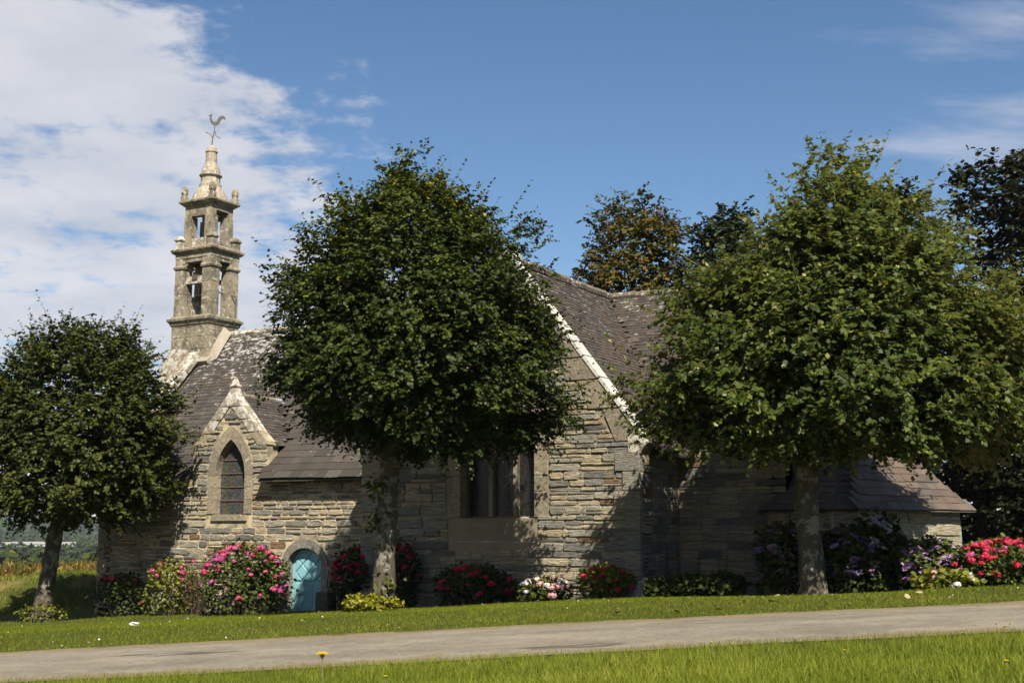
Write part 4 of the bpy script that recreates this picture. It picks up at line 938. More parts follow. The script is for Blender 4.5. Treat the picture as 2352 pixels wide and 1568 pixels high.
    Pl = Pl.reshape(-1, 3); wl = lambda A: A[:, 0:1] * LR + A[:, 1:2] * LF + A[:, 2:3] * LU
    V, q = leaves(wl(Pl) + np.array(base), wl(DL.reshape(-1, 3)), wl(NL.reshape(-1, 3)), sz.ravel(), tmpl, qd)
    RT = np.repeat(tn.ravel(), len(tmpl))
    if rgm.any():      # thin stems for the long shoots
        T = LEAF4.copy(); T[:, 0] *= .010; V2, q2 = leaves(wl(P[rgm] - D[rgm] * .25) + np.array(base), wl(D[rgm]), wl(rng.normal(0, 1, (rgm.sum(), 3))), Lg[rgm] * .93 + .25, T, QUAD4)
        q = np.concatenate([q, q2 + len(V)]); V = np.concatenate([V, V2]); RT = np.concatenate([RT, np.full(len(V2), .02)])
    return V, q, RT, C[~isin], (ca, cb)
def tree(name, label, base, trunk_pts, trunk_rad, prof, seed, ntw, nl, lsize, mat, group=None, nlimb=14, bark='bark', lat_local=True, **kw):
    rng = np.random.default_rng(seed); pr = random.Random(seed); base = Vector(base); ob = empty(name, base, label, 'tree', group)
    V, q, tn, C, _ = crown(prof, rng, ntw, nl, lsize, base=base, **kw)
    cr = npmesh('crown', V, q, tn, M[mat], ob); tag(cr, kind='stuff')
    mb = MB(); pts = [base + lat(p[0], p[1], p[2]) for p in trunk_pts]
    # densify the trunk for bumps
    P2 = []; R2 = []
    for i in range(len(pts) - 1):
        for k in range(4):
            f = k / 4; P2.append(pts[i].lerp(pts[i + 1], f)); R2.append((trunk_rad[i] * (1 - f) + trunk_rad[i + 1] * f) * (1 + .05 * math.sin(i * 5 + k * 2)))
    P2.append(pts[-1]); R2.append(trunk_rad[-1]); mb.tube(P2, R2, 12, True, .14, pr); mb.build('trunk', M[bark], ob, smooth_=True)
    top = pts[-1]; mid = pts[-2]
    idx = rng.choice(len(C), min(nlimb, len(C)), replace=False)
    for j in idx:
        e = base + lat(C[j][0], C[j][1], C[j][2]); st_ = mid.lerp(top, pr.random()); m1 = st_.lerp(e, .45) + Vector((0, 0, .25 * (e - st_).length * .5)); mb = MB(); r0 = trunk_rad[-1] * pr.uniform(.4, .75)
        mb.tube([st_, st_.lerp(m1, .5), m1, m1.lerp(e, .55), st_.lerp(e, .94)], [r0, r0 * .8, r0 * .6, r0 * .4, r0 * .18], 6, False, .1, pr); mb.build('limb', M[bark], ob, smooth_=True)
    return ob
def prof_from_px(rows, base, b, depth=.95, shr=.30):
    """rows of (v, u_left, u_right): crown silhouette at distance b -> profile around the trunk base"""
    out = []
    a0 = base.dot(RIGHT)
    for v, ul, ur in rows:
        L_ = atb(ul, v, b); R_ = atb(ur, v, b); al, ar = L_.dot(RIGHT), R_.dot(RIGHT); out.append(((L_.z + R_.z) / 2 - base.z, (al + ar) / 2 - a0, 0, (ar - al) / 2, (ar - al) / 2 * depth))
    out = sorted(out); z0, z1 = out[0][0], out[-1][0]
    return [(z + .15 * (1 - (z - z0) / (z1 - z0)) - shr * 1.5 * (z - z0) / (z1 - z0), ca, cb, max(ra - shr, .12), max(rb - shr, .12)) for z, ca, cb, ra, rb in out]
def lobes(px, base, b):
    return [(p.dot(RIGHT) - base.dot(RIGHT), db, p.z - base.z) for u, v, db in px for p in (atb(u, v, b),)]
def onground(u, b):
    p = atb(u, 1205, b); return Vector((p.x, p.y, g1(p.x, p.y)))
# --- linden in front of the transept
b2 = 26.5; B2 = onground(884, b2)
rows2 = [(378, 925, 955), (405, 890, 1010), (440, 830, 1075), (490, 765, 1130), (560, 705, 1190), (640, 665, 1235), (720, 645, 1262), (800, 632, 1278), (880, 636, 1285), (940, 665, 1285), (985, 735, 1265), (1025, 840, 1210), (1045, 900, 1150)]
tree('linden_tree', 'dense egg-shaped green linden in front of the transept gable', B2, [(0, 0, -.2), (.0, 0, .3), (.03, 0, 1.4), (.07, 0, 2.6), (.15, 0, 4.2), (.3, 0, 5.4)], [.30, .235, .215, .225, .20, .10],
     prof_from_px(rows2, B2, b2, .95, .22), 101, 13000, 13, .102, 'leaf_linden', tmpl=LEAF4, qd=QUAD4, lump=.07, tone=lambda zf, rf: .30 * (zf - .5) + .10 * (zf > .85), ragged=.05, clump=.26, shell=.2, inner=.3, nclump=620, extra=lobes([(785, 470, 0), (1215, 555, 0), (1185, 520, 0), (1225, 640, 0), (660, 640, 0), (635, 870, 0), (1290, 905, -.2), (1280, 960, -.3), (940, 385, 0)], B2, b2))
# --- linden at the left
b1 = 36.0; B1 = onground(106, b1)
rows1 = [(725, 170, 190), (755, 90, 315), (800, 45, 335), (850, 5, 365), (900, -30, 395), (960, -55, 408), (1030, -70, 412), (1090, -75, 405), (1140, -65, 385), (1180, -45, 330), (1200, 20, 260)]
tree('linden_tree', 'leaning linden with flat ragged crown at the left edge of the lawn', B1, [(0, 0, -.2), (.03, 0, .3), (.12, 0, 1.2), (.26, 0, 2.3), (.42, 0, 3.3), (.7, 0, 5.0)], [.36, .27, .235, .22, .20, .09],
     prof_from_px(rows1, B1, b1), 102, 9000, 12, .122, 'leaf_linden_b', tmpl=LEAF4, qd=QUAD4, lump=.13, ragged=.07, clump=.28, shell=.2, nclump=380, extra=lobes([(295, 770, 0), (275, 790, 0), (175, 760, 0), (185, 775, 0), (70, 790, 0), (335, 830, 0), (400, 930, 0), (410, 1000, 0)], B1, b1))
# --- silver linden at the right
b3 = 24.8; B3 = onground(1862, b3)
rows3 = [(395, 1890, 1965), (430, 1860, 2000), (475, 1800, 2070), (530, 1735, 2130), (590, 1670, 2175), (660, 1615, 2225), (740, 1545, 2290), (820, 1505, 2335), (900, 1480, 2370), (970, 1500, 2375), (1010, 1560, 2350), (1035, 1640, 2330)]
tree('silver_linden_tree', 'large spreading linden with pale leaf undersides on the right of the lawn', B3, [(0, 0, -.2), (.0, 0, .25), (-.02, 0, .9), (-.07, 0, 1.9), (-.02, 0, 2.6), (.1, 0, 4.2)], [.36, .275, .25, .225, .24, .11],
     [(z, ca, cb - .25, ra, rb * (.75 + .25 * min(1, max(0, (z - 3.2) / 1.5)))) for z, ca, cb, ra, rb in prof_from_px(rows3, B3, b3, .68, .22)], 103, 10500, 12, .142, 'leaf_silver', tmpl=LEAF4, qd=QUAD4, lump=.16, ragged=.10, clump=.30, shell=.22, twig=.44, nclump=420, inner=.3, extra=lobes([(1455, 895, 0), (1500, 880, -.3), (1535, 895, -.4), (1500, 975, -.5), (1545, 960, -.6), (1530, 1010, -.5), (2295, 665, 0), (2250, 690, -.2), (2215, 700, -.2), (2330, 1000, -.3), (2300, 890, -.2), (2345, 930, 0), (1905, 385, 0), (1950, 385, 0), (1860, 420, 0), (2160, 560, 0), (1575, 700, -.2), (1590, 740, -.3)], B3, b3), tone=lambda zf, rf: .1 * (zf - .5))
# --- trees behind the choir and at the right
def far_tree(label, u, b, rows, seed, ntw, nl, ls, mat, name='maple_tree', **kw):
    Bq = onground(u, b); pr = prof_from_px(rows, Bq, b, .8); h = pr[-1][0]; c = pr[len(pr) // 2][1]
    return tree(name, label, Bq, [(0, 0, -.3), (0, 0, h * .15), (c * .3, 0, h * .35), (c * .8, 0, h * .6), (c, 0, h * .8)], [.35, .28, .24, .16, .07], pr, seed, ntw, nl, ls, mat, tmpl=LEAF4, qd=QUAD4, nlimb=22, **kw)
far_tree('rust and green maple rising behind the choir ridge', 1440, 48, [(425, 1425, 1510), (465, 1350, 1560), (540, 1335, 1590), (590, 1310, 1600), (640, 1262, 1600), (690, 1262, 1600), (760, 1290, 1590), (860, 1330, 1550)], 201, 3300, 9, .17, 'leaf_copper', shell=.35, inner=.4, clump=.32, lump=.2, twig=.5)
far_tree('dark green maple between the rust maple and the silver linden', 1660, 46, [(458, 1655, 1700), (500, 1600, 1725), (560, 1570, 1760), (640, 1560, 1780), (740, 1565, 1780), (840, 1590, 1760)], 202, 1900, 9, .20, 'leaf_dark', shell=.3, inner=.35, clump=.34, lump=.18, twig=.5)
far_tree('dark tree top showing above the silver linden', 2080, 44, [(412, 2060, 2110), (450, 2000, 2140), (520, 1960, 2165), (620, 1930, 2180), (760, 1920, 2200), (860, 1960, 2160)], 203, 1500, 9, .20, 'leaf_dark', shell=.3, inner=.35, clump=.35, lump=.2, twig=.5)
far_tree('tall dark chestnut at the right edge of the picture', 2330, 38, [(340, 2330, 2460), (370, 2175, 2520), (430, 2165, 2570), (500, 2185, 2600), (560, 2205, 2620), (660, 2225, 2630), (780, 2200, 2640), (900, 2180, 2650), (1000, 2190, 2640), (1080, 2230, 2600)], 204, 4200, 10, .20, 'leaf_chestnut', 'chestnut_tree', shell=.3, inner=.35, clump=.36, lump=.2, twig=.5)
for i, (u, b, lb) in enumerate(((2250, 40, 'low dark holly filling the gap right of the annex'), (2420, 37, 'low dark holly at the far right behind the red hydrangea'), (2120, 46, 'low dark holly behind the annex roof'), (2580, 36, 'outermost low dark holly at the right'))):
    far_tree(lb, u, b, [(900, u - 50, u + 50), (960, u - 120, u + 120), (1080, u - 150, u + 150), (1200, u - 155, u + 155), (1300, u - 140, u + 140), (1340, u - 100, u + 100)], 210 + i, 1600, 9, .19, 'leaf_chestnut', 'holly_tree', shell=.3, inner=.5, clump=.35, lump=.15, twig=.45)

# ------------------------------------------------------------------ shrubs and flowers
def floret_head(seed, n=64, lace=False):
    r = np.random.default_rng(seed); i = np.arange(n); y = 1 - 1.55 * (i + .5) / n; ph = i * 2.39996; rr = np.sqrt(np.maximum(0, 1 - y * y))
    P = np.stack([rr * np.cos(ph), rr * np.sin(ph), y * .85], -1); Nn = norm(P + r.normal(0, .25, P.shape)); P = P * (1 + r.normal(0, .06, (n, 1)))
    if lace: P[:, 2] = P[:, 2] * .25 + r.normal(0, .08, n); Nn = norm(np.array([0, -.3, .9]) + r.normal(0, .35, P.shape))
    D = norm(r.normal(0, 1, P.shape)); D = norm(D - (D * Nn).sum(-1, keepdims=True) * Nn); X = np.cross(D, Nn); s_ = (.30 if not lace else .27) * r.uniform(.75, 1.2, (n, 1))
    V = np.stack([P - D * s_ - X * s_ * .2, P + X * s_ - D * s_ * .2, P + D * s_ + X * s_ * .2, P - X * s_ + D * s_ * .2], 1) + Nn[:, None, :] * r.normal(0, .05, (n, 4, 1))
    return V.reshape(-1, 3), np.arange(n * 4).reshape(-1, 4), np.repeat(np.clip(r.uniform(0, 1, n) * .75 + .25 * (P[:, 2] > 0), 0, 1), 4)
HEADS = {}
def head_mesh(mat, k, lace=False):
    key = (mat, k, lace)
    if key not in HEADS:
        V, q, tn = floret_head(300 + k * 7 + len(mat), 70 if not lace else 46, lace); me = bpy.data.meshes.new('flower_head')
        me.from_pydata(V.tolist(), [], q.tolist()); at = me.attributes.new('rnd', 'FLOAT', 'POINT'); at.data.foreach_set('value', tn.astype(np.float32)); me.materials.append(M[mat]); HEADS[key] = me
    return HEADS[key]
def shrub(label, u0, u1, vtop, b, mat='leaf_hyd', heads=(), nleaf=2600, lsize=.11, seed=1, depth=.75, name='hydrangea', cat='shrub', group='hydrangeas along the chapel walls', stems=18, lace=False, hr=(.05, .10), top_bias=.3, fill=.35, stemr=.010):
    rng = np.random.default_rng(seed); base = onground((u0 + u1) / 2, b); hw = (u1 - u0) / 2 / FPX * b; ht = atb((u0 + u1) / 2, vtop, b).z - base.z
    ob = empty(name, base, label, cat, group)
    n = nleaf; ph = rng.uniform(0, 2 * np.pi, n); cz = rng.uniform(-.75, 1, n); rr = np.sqrt(1 - cz ** 2); rho = np.where(rng.uniform(0, 1, n) < fill, rng.uniform(.3, .9, n), 1 - np.abs(rng.normal(0, .10, n)))
    rho *= 1 + .18 * np.sin(ph * 3 + seed) * np.sin(cz * 4 + seed) + .12 * np.sin(ph * 5 + cz * 6 + seed * 2) + np.abs(rng.normal(0, .06, n))
    def W(ph, cz, rho):
        rr = np.sqrt(1 - cz ** 2); return np.stack([np.cos(ph) * rr * hw * rho, np.sin(ph) * rr * hw * depth * rho, ht * .52 + cz * rho * ht * np.where(cz > 0, .46, .62)], -1)
    A = W(ph, cz, rho); A[:, 2] = np.maximum(A[:, 2], .02)
    O = norm(np.stack([np.cos(ph) * rr, np.sin(ph) * rr, cz], -1)); D = norm(O * .6 + rng.normal(0, .6, (n, 3)) + np.array([0, 0, -.15])); Nn = O * .7 + np.array([0, 0, .7]) + rng.normal(0, .35, (n, 3))
    wl = lambda Q: Q[:, 0:1] * LR + Q[:, 1:2] * LF + Q[:, 2:3] * LU
    V, q = leaves(wl(A) + np.array(base), wl(D), wl(Nn), lsize * rng.uniform(.55, 1.15, n), LEAF6, QUAD6); tn = np.clip(rng.uniform(0, 1, n) * .85 + .15 * (cz > .2), 0, 1)
    tag(npmesh('foliage', V, q, np.repeat(tn, 6), M[mat], ob), kind='stuff')
    mb = MB(); pr = random.Random(seed)
    for i in range(stems):
        j = rng.integers(0, n); e = base + Vector(wl(A[j:j + 1] * .95)[0]); s0 = base + lat(pr.uniform(-.35, .35) * hw, pr.uniform(-.3, .3) * hw * depth, -.05); m1 = s0.lerp(e, .5) + Vector((0, 0, .1)); mb.tube([s0, m1, e], [stemr, stemr * .8, stemr * .5], 5, False)
    if stems: tag(mb.build('stems', M['stem'], ob), kind='stuff')
    k = 0
    for hm, cnt in heads:
        for i in range(cnt):
            for _ in range(20):
                p_, c_ = rng.uniform(0, 2 * np.pi), rng.uniform(-.45, 1)
                if c_ < top_bias and rng.uniform() < .65: continue
                if math.sin(p_) > .3 and c_ < .7: continue
                break
            A1 = W(np.array([p_]), np.array([c_]), np.array([1.02])); o = bpy.data.objects.new('flower_head', head_mesh(hm, k % 4, lace)); k += 1
            link(o, ob, Vector(wl(A1)[0]) + base); r_ = rng.uniform(*hr) * (1.5 if lace else 1); o.scale = (r_, r_, r_ * .9)
            o.rotation_euler = (rng.uniform(-.6, .6) - .35 * 0, rng.uniform(-.6, .6), rng.uniform(0, 6.28))
    return ob
bN = lambda u, Y=26.55: atY(u, 1300, Y).dot(FWD)
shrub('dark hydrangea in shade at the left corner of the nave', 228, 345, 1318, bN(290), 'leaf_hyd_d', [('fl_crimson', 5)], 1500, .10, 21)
shrub('yellowing hydrangea with a few hot pink heads, left of the dry shrub', 345, 442, 1288, bN(393), 'leaf_hyd_y', [('fl_pink', 10)], 1100, .105, 22, fill=.25)
shrub('thin brown half-dry shrub between two pink hydrangeas', 420, 500, 1283, bN(455, 26.75), 'leaf_dry', [('fl_pink', 2)], 1300, .05, 23, stems=60, name='dry_shrub', group=None, fill=.6)
shrub('biggest pink and magenta hydrangea, left of the turquoise door', 474, 660, 1250, bN(567, 26.5), 'leaf_hyd', [('fl_pink', 48), ('fl_magenta', 30)], 3000, .105, 24, stems=50, top_bias=.42, depth=.55)
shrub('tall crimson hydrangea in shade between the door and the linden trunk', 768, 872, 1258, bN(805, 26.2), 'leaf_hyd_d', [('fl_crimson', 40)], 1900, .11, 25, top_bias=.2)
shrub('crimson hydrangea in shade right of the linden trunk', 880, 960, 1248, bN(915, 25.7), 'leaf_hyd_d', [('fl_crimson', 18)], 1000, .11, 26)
bT = lambda u, Y=25.5: atY(u, 1300, Y).dot(FWD)
shrub('shaded red hydrangea under the transept window', 1005, 1172, 1300, bT(1090), 'leaf_hyd_d', [('fl_red', 26)], 2300, .10, 27, top_bias=.35)
shrub('low hydrangea with white and blush heads against the transept wall', 1200, 1305, 1328, bT(1252), 'leaf_hyd', [('fl_white', 14), ('fl_blush', 13)], 900, .10, 28, hr=(.07, .10), fill=.2)
shrub('rounded hydrangea with small red heads by the transept corner', 1330, 1450, 1300, bT(1390), 'leaf_hyd_y', [('fl_red', 15)], 1500, .085, 29, hr=(.05, .075), stems=46, top_bias=.4)
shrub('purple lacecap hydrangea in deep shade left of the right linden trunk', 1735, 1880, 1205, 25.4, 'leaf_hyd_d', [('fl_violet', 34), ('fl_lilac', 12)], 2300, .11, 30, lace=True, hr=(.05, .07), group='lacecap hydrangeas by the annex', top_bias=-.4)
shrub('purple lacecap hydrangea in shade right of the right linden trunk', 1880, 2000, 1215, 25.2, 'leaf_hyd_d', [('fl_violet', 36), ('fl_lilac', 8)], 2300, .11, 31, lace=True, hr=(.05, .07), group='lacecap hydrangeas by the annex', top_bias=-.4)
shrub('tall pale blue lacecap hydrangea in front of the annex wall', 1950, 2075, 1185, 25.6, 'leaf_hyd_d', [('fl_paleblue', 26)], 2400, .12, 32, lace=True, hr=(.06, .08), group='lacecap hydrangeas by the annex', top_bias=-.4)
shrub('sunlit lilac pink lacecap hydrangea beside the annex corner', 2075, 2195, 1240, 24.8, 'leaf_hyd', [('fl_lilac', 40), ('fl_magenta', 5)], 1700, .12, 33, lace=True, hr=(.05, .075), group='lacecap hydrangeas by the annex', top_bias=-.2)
shrub('low leafy hydrangea with white heads at the lawn edge', 2105, 2235, 1312, 23.6, 'leaf_hyd_y', [('fl_white', 8), ('fl_blush', 4)], 800, .14, 34, hr=(.06, .085), fill=.15)
shrub('large crimson hydrangea at the right edge of the picture', 2195, 2420, 1240, 24.0, 'leaf_hyd', [('fl_crimson', 72), ('fl_red', 14), ('fl_magenta', 16)], 3600, .09, 35, top_bias=.4, stems=40, hr=(.06, .085))
shrub('yellow green shrub at the foot of the middle linden', 795, 912, 1366, 26.3, 'leaf_lime', (), 1700, .07, 36, name='lime_shrub', group=None, depth=.7)
shrub('small ivy clump around the foot of the left linden', 55, 160, 1388, 35.6, 'leaf_hyd_y', (), 500, .08, 37, name='ivy_clump', group=None)
for i, (u, vt, w_, lb) in enumerate(((1512, 1330, 34, 'dark weed clump just right of the transept corner'), (1580, 1322, 44, 'dark weed clump in the middle of the shaded choir bed'), (1660, 1318, 46, 'dark weed clump nearest the lacecap hydrangeas'))):
    shrub(lb, u - w_, u + w_, vt, 26.0, 'leaf_hyd_d', (), 700, .12, 40 + i, name='weed_clump', group='weeds in the shaded bed')
def spike(label, u, vt, b, seed):
    base = onground(u, b); ht = atb(u, vt, b).z - base.z; ob = empty('foxglove_stalk', base, label, 'plant', 'dry flower stalks in the shaded bed'); rng = np.random.default_rng(seed); mb = MB(); tip = base + lat(rng.uniform(-.1, .1), 0, ht)
    mb.tube([base, base.lerp(tip, .5), tip], [.012, .01, .005], 5, False); mb.build('stalk', M['stem'], ob); n = 90; f = rng.uniform(.35, 1, n); ph = rng.uniform(0, 6.28, n)
    P = np.array(base)[None] + np.array(tip - base)[None] * f[:, None]; D = np.stack([np.cos(ph), np.sin(ph), np.full(n, -.2)], -1); V, q = leaves(P, D, np.tile(LU, (n, 1)) + rng.normal(0, .3, (n, 3)), .075 * (1.3 - f), LEAF4, QUAD4)
    npmesh('seed_pods', V, q, np.repeat(rng.uniform(0, 1, n), 4), M['leaf_hyd_d'], ob)
for i, (u, vt, lb) in enumerate(((1532, 1225, 'tallest dry flower stalk beside the transept side wall'), (1556, 1240, 'second dry flower stalk from the transept side wall'), (1602, 1262, 'middle dry flower stalk in the shaded bed'), (1665, 1280, 'shortest dry flower stalk, nearest the lacecaps'))): spike(lb, u, vt, 26.3, 60 + i)
# leaves growing on the middle trunk
rng = np.random.default_rng(77)
for i, (dz, da, n, lb) in enumerate(((.55, .10, 70, 'lowest tuft of leaves sprouting from the middle linden trunk'), (1.9, -.16, 80, 'middle tuft of leaves sprouting from the middle linden trunk'), (2.6, -.14, 110, 'upper tuft of leaves sprouting from the middle linden trunk'))):
    c0 = B2 + lat(da, -.20, dz); P = np.array(c0)[None] + rng.normal(0, .13, (n, 3)); V, q = leaves(P, rng.normal(0, 1, (n, 3)) + np.array([0, 0, -.3]), np.array([[.2, -.5, .8]]) + rng.normal(0, .3, (n, 3)), rng.uniform(.06, .12, n))
    tr = [o for o in bpy.data.objects if o.name == 'linden_tree'][0]; tag(npmesh('trunk_shoot', V, q, np.repeat(rng.uniform(.3, 1, n), 6), M['leaf_linden'], tr), kind='stuff')
# dark stone block beside the door
pb = atb(748, 1400, 33.6); pb = Vector((pb.x, pb.y, g1(pb.x, pb.y))); mb = MB(); mb.box((pb.x, pb.y, pb.z + .20), (.20, .28, .32), Matrix.Rotation(.2, 3, 'Z'), .93)
M['dark_stone'] = mat_schist('dark_stone', (.55, .5, .45)); ob = mb.build('stone_block', M['dark_stone'], None, pb); tag(ob, 'dark upright stone block just right of the turquoise door', 'stone')
bv = ob.modifiers.new('b', 'BEVEL'); bv.width = .03; bv.segments = 2

# ------------------------------------------------------------------ grass
def blades(name, a0, a1, b0, b1, n, h, wd, mat, seed, label, two=True, hfun=None, mask=None, lean=.55, hv=(.5, 1.3)):
    rng = np.random.default_rng(seed)
    # density follows the view wedge: choose b, then a inside the wedge (with margin)
    b = rng.uniform(b0, b1, n) if b1 / b0 < 1.8 else np.exp(rng.uniform(np.log(b0), np.log(b1), n)); a = rng.uniform(-1, 1, n) * (b * .58 + 2.0)
    a = np.clip(a, a0, a1); x = a * LR[0] + b * LF[0]; y = a * LR[1] + b * LF[1]
    nr, fr_ = road_edges(a); edge = rng.uniform(0, 1, n) ** 2.2 * (.22 + .55 * (np.sin(a * 1.3 + np.sin(a * 3.1)) * np.sin(a * .37 + 1)) ** 2); ok = (b < nr + edge) | (b > fr_ - edge)
    ok &= ~((b > fr_ - .1) & (b < fr_ + .40 * (.5 + .5 * np.sin(a * 2.1 + np.sin(a * .7) * 3))) & (rng.uniform(0, 1, n) < .72))
    if mask is not None: ok &= mask(a, b, x, y)
    a, b, x, y = a[ok], b[ok], x[ok], y[ok]; n = len(a); z = gz(x, y) - .005
    pn = .5 + .5 * np.sin(x * 2.1 + np.sin(y * 1.7) * 1.5) * np.sin(y * 2.4 + 1)
    hh = h * rng.uniform(hv[0], hv[1], n) * (.8 + .4 * pn); ph = rng.uniform(0, 2 * np.pi, n); wv = wd * rng.uniform(.6, 1.3, n)
    B = np.stack([x, y, z], -1); S = np.stack([np.cos(ph), np.sin(ph), 0 * ph], -1); dl = ph + np.pi / 2 + rng.normal(0, .7, n); D = np.stack([np.cos(dl), np.sin(dl), 0 * dl], -1); ln = lean * rng.uniform(.1, 1.1, n)[:, None]
    up = np.array([0, 0, 1.]); hh = hh[:, None]; wv = wv[:, None]
    p2 = .5 + .25 * (np.sin(x * .9 + 2 * np.sin(y * .6)) + np.sin(y * 1.3 + 1.5 * np.sin(x * .8))); tn = np.clip(rng.uniform(0, 1, n) * .62 + .14 * pn + .26 * p2, 0, 1)
    if two:
        V = np.stack([B - S * wv, B + S * wv, B + up * hh * .55 + D * hh * ln * .3 + S * wv * .75, B + up * hh * .55 + D * hh * ln * .3 - S * wv * .75, B + up * hh * .95 + D * hh * ln + S * wv * .1, B + up * hh * .95 + D * hh * ln - S * wv * .1], 1).reshape(-1, 3)
        i = np.arange(n)[:, None] * 6; q = np.concatenate([i + np.array([[0, 1, 2, 3]]), i + np.array([[3, 2, 4, 5]])]); k = 6
    else:
        V = np.stack([B - S * wv, B + S * wv, B + up * hh + D * hh * ln], 1).reshape(-1, 3); q = np.arange(n * 3).reshape(-1, 3); k = 3
    o = npmesh(name, V, q, np.repeat(tn, k), M[mat]); tag(o, label, 'grass', kind='stuff'); return o
blades('grass', -60, 60, 3.6, 14.6, 185000, .078, .0025, 'grass', 1, 'long sunlit grass in the foreground below the road')
blades('grass', -60, 60, 17.9, 30, 185000, .045, .006, 'grass_far', 2, 'short mown lawn between the road and the chapel', False, mask=lambda a, b, x, y: (y < YT - .05) | (x > TX1) & (y < YC))
blades('grass', -60, -2, 29, 42, 70000, .05, .008, 'grass_far', 3, 'mown lawn in front of the nave and around the left linden', False, mask=lambda a, b, x, y: ((y < YN - .05) | (x < XW)) & (x < TX0 + .5))
blades('bank_grass', -40, -12.2, 41, 50, 60000, .16, .010, 'bank_grass', 4, 'rough strawy grass on the bank behind the left linden', True, lean=.9, mask=lambda a, b, x, y: x < XW - .3)
# maize at the top of the bank
rng = np.random.default_rng(9); n = 1500; a = rng.uniform(-32, -12, n); b = rng.uniform(51, 64, n); x = a * LR[0] + b * LF[0]; y = a * LR[1] + b * LF[1]; ok = x < XW - 2; a, b, x, y = a[ok], b[ok], x[ok], y[ok]; n = len(a); z = gz(x, y)
P = []; D = []; S = []; Nn = []
for k in range(12):
    f = rng.uniform(.1, 1, n); H = 1.15; P.append(np.stack([x, y, z + f * H], -1)); ph = rng.uniform(0, 6.28, n); D.append(np.stack([np.cos(ph) * .7, np.sin(ph) * .7, rng.uniform(-.3, .9, n)], -1)); Nn.append(rng.normal(0, .4, (n, 3)) + LU); S.append(rng.uniform(.25, .5, n))
for k in range(2): P.append(np.stack([x, y, z], -1)); D.append(np.stack([rng.normal(0, .05, n), rng.normal(0, .05, n), np.ones(n)], -1)); Nn.append(rng.normal(0, 1, (n, 3))); S.append(rng.uniform(1.0, 1.5, n))
TM = LEAF4.copy(); TM[:, 0] *= .16; V, q = leaves(np.concatenate(P), np.concatenate(D), np.concatenate(Nn), np.concatenate(S), TM, QUAD4)
tag(npmesh('maize_field', V, q, np.repeat(rng.uniform(0, 1, len(V) // 4), 4), M['corn']), 'dry maize standing along the top of the bank', 'maize', kind='stuff')

# ------------------------------------------------------------------ far valley: woods, sheds, houses
rng = np.random.default_rng(15)
def wood(name, label, n, nq, r0, r1, az0, az1, s0, s1, fn):
    rr = np.exp(rng.uniform(np.log(r0), np.log(r1), n)); az = rng.uniform(az0, az1, n); a = rr * np.sin(az); b = rr * np.cos(az); x = a * LR[0] + b * LF[0]; y = a * LR[1] + b * LF[1]
    den = np.sin(x * .013 + 2) * np.sin(y * .017) + .6 * np.sin(x * .005 + y * .004); ok = fn(rr, az, den); x, y, rr = x[ok], y[ok], rr[ok]; n = len(x); s = rng.uniform(s0, s1, n)
    O = norm(rng.normal(0, 1, (n, nq, 3)) + np.array([0, 0, .35])); rad = s[:, None, None] * rng.uniform(.55, 1.05, (n, nq, 1)); C = np.stack([x, y, gz(x, y) + s * .75], -1)[:, None, :]
    P = (C + O * rad * np.array([1, 1, .95])).reshape(-1, 3); Nn = (O + rng.normal(0, .35, O.shape)).reshape(-1, 3); D = rng.normal(0, 1, P.shape); D = D - (D * Nn).sum(-1, keepdims=True) * Nn
    sz = (s[:, None] * rng.uniform(.45, .85, (n, nq)) * (8.0 / nq) ** .33 * 1.1).ravel(); T = LEAF4.copy(); T[:, 0] *= 1.25; T[:, 1] -= .5
    V, q = leaves(P, D, Nn, sz, T, QUAD4); tn = np.clip(rng.uniform(0, 1, (n, 1)) * .7 + rng.uniform(0, .3, (n, nq)), 0, 1).ravel()
    tag(npmesh(name, V, q, np.repeat(tn, 4), M['woods']), label, 'woodland', kind='stuff')
SH = [(-.392, 1150, 46, 15, 5.0), (-.372, 1230, 30, 12, 4.5), (-.3475, 1180, 19, 13, 5.5), (-.41, 1200, 34, 14, 4.5)]
def nosheds(rr, az):
    m = np.ones(len(rr), bool)
    for z_, r_, l_, w_, h_ in SH: m &= ~((np.abs(az - z_) < l_ / r_ * .85) & (rr > r_ - 170) & (rr < r_ + 30))
    return m
wood('hedgerow_trees', 'dark hedgerow trees in the valley below the bank', 900, 80, 230, 700, -.62, -.20, 2.2, 4.6, lambda rr, az, d: ((d > -.35)) & nosheds(rr, az) & ~((np.abs(az + .338) < .03) & (rr > 250) & (rr < 500)))
wood('valley_woods', 'woods filling the valley around the pale sheds', 2000, 34, 700, 1700, -.62, -.20, 3.5, 7.5, lambda rr, az, d: ((d > -.55)) & nosheds(rr, az))
wood('ridge_woods', 'blue-green woods on the far ridge', 3000, 18, 1700, 3900, -.62, -.20, 7, 14, lambda rr, az, d: d > -.5)
M['shed_wall'] = simple('pale_sheet_wall', (.62, .62, .58), .7, .3, .08, .3); M['shed_roof'] = simple('grey_sheet_roof', (.34, .32, .29), .8, .2, .12, .2); M['house_wall'] = simple('white_render', (.78, .76, .72), .9, .2, .05, .3); M['house_roof'] = simple('far_slate', (.10, .10, .11), .8, .3, .1, .3)
M['shed_door'] = simple('green_sheet_door', (.22, .30, .24), .7, .3, .1, .3)
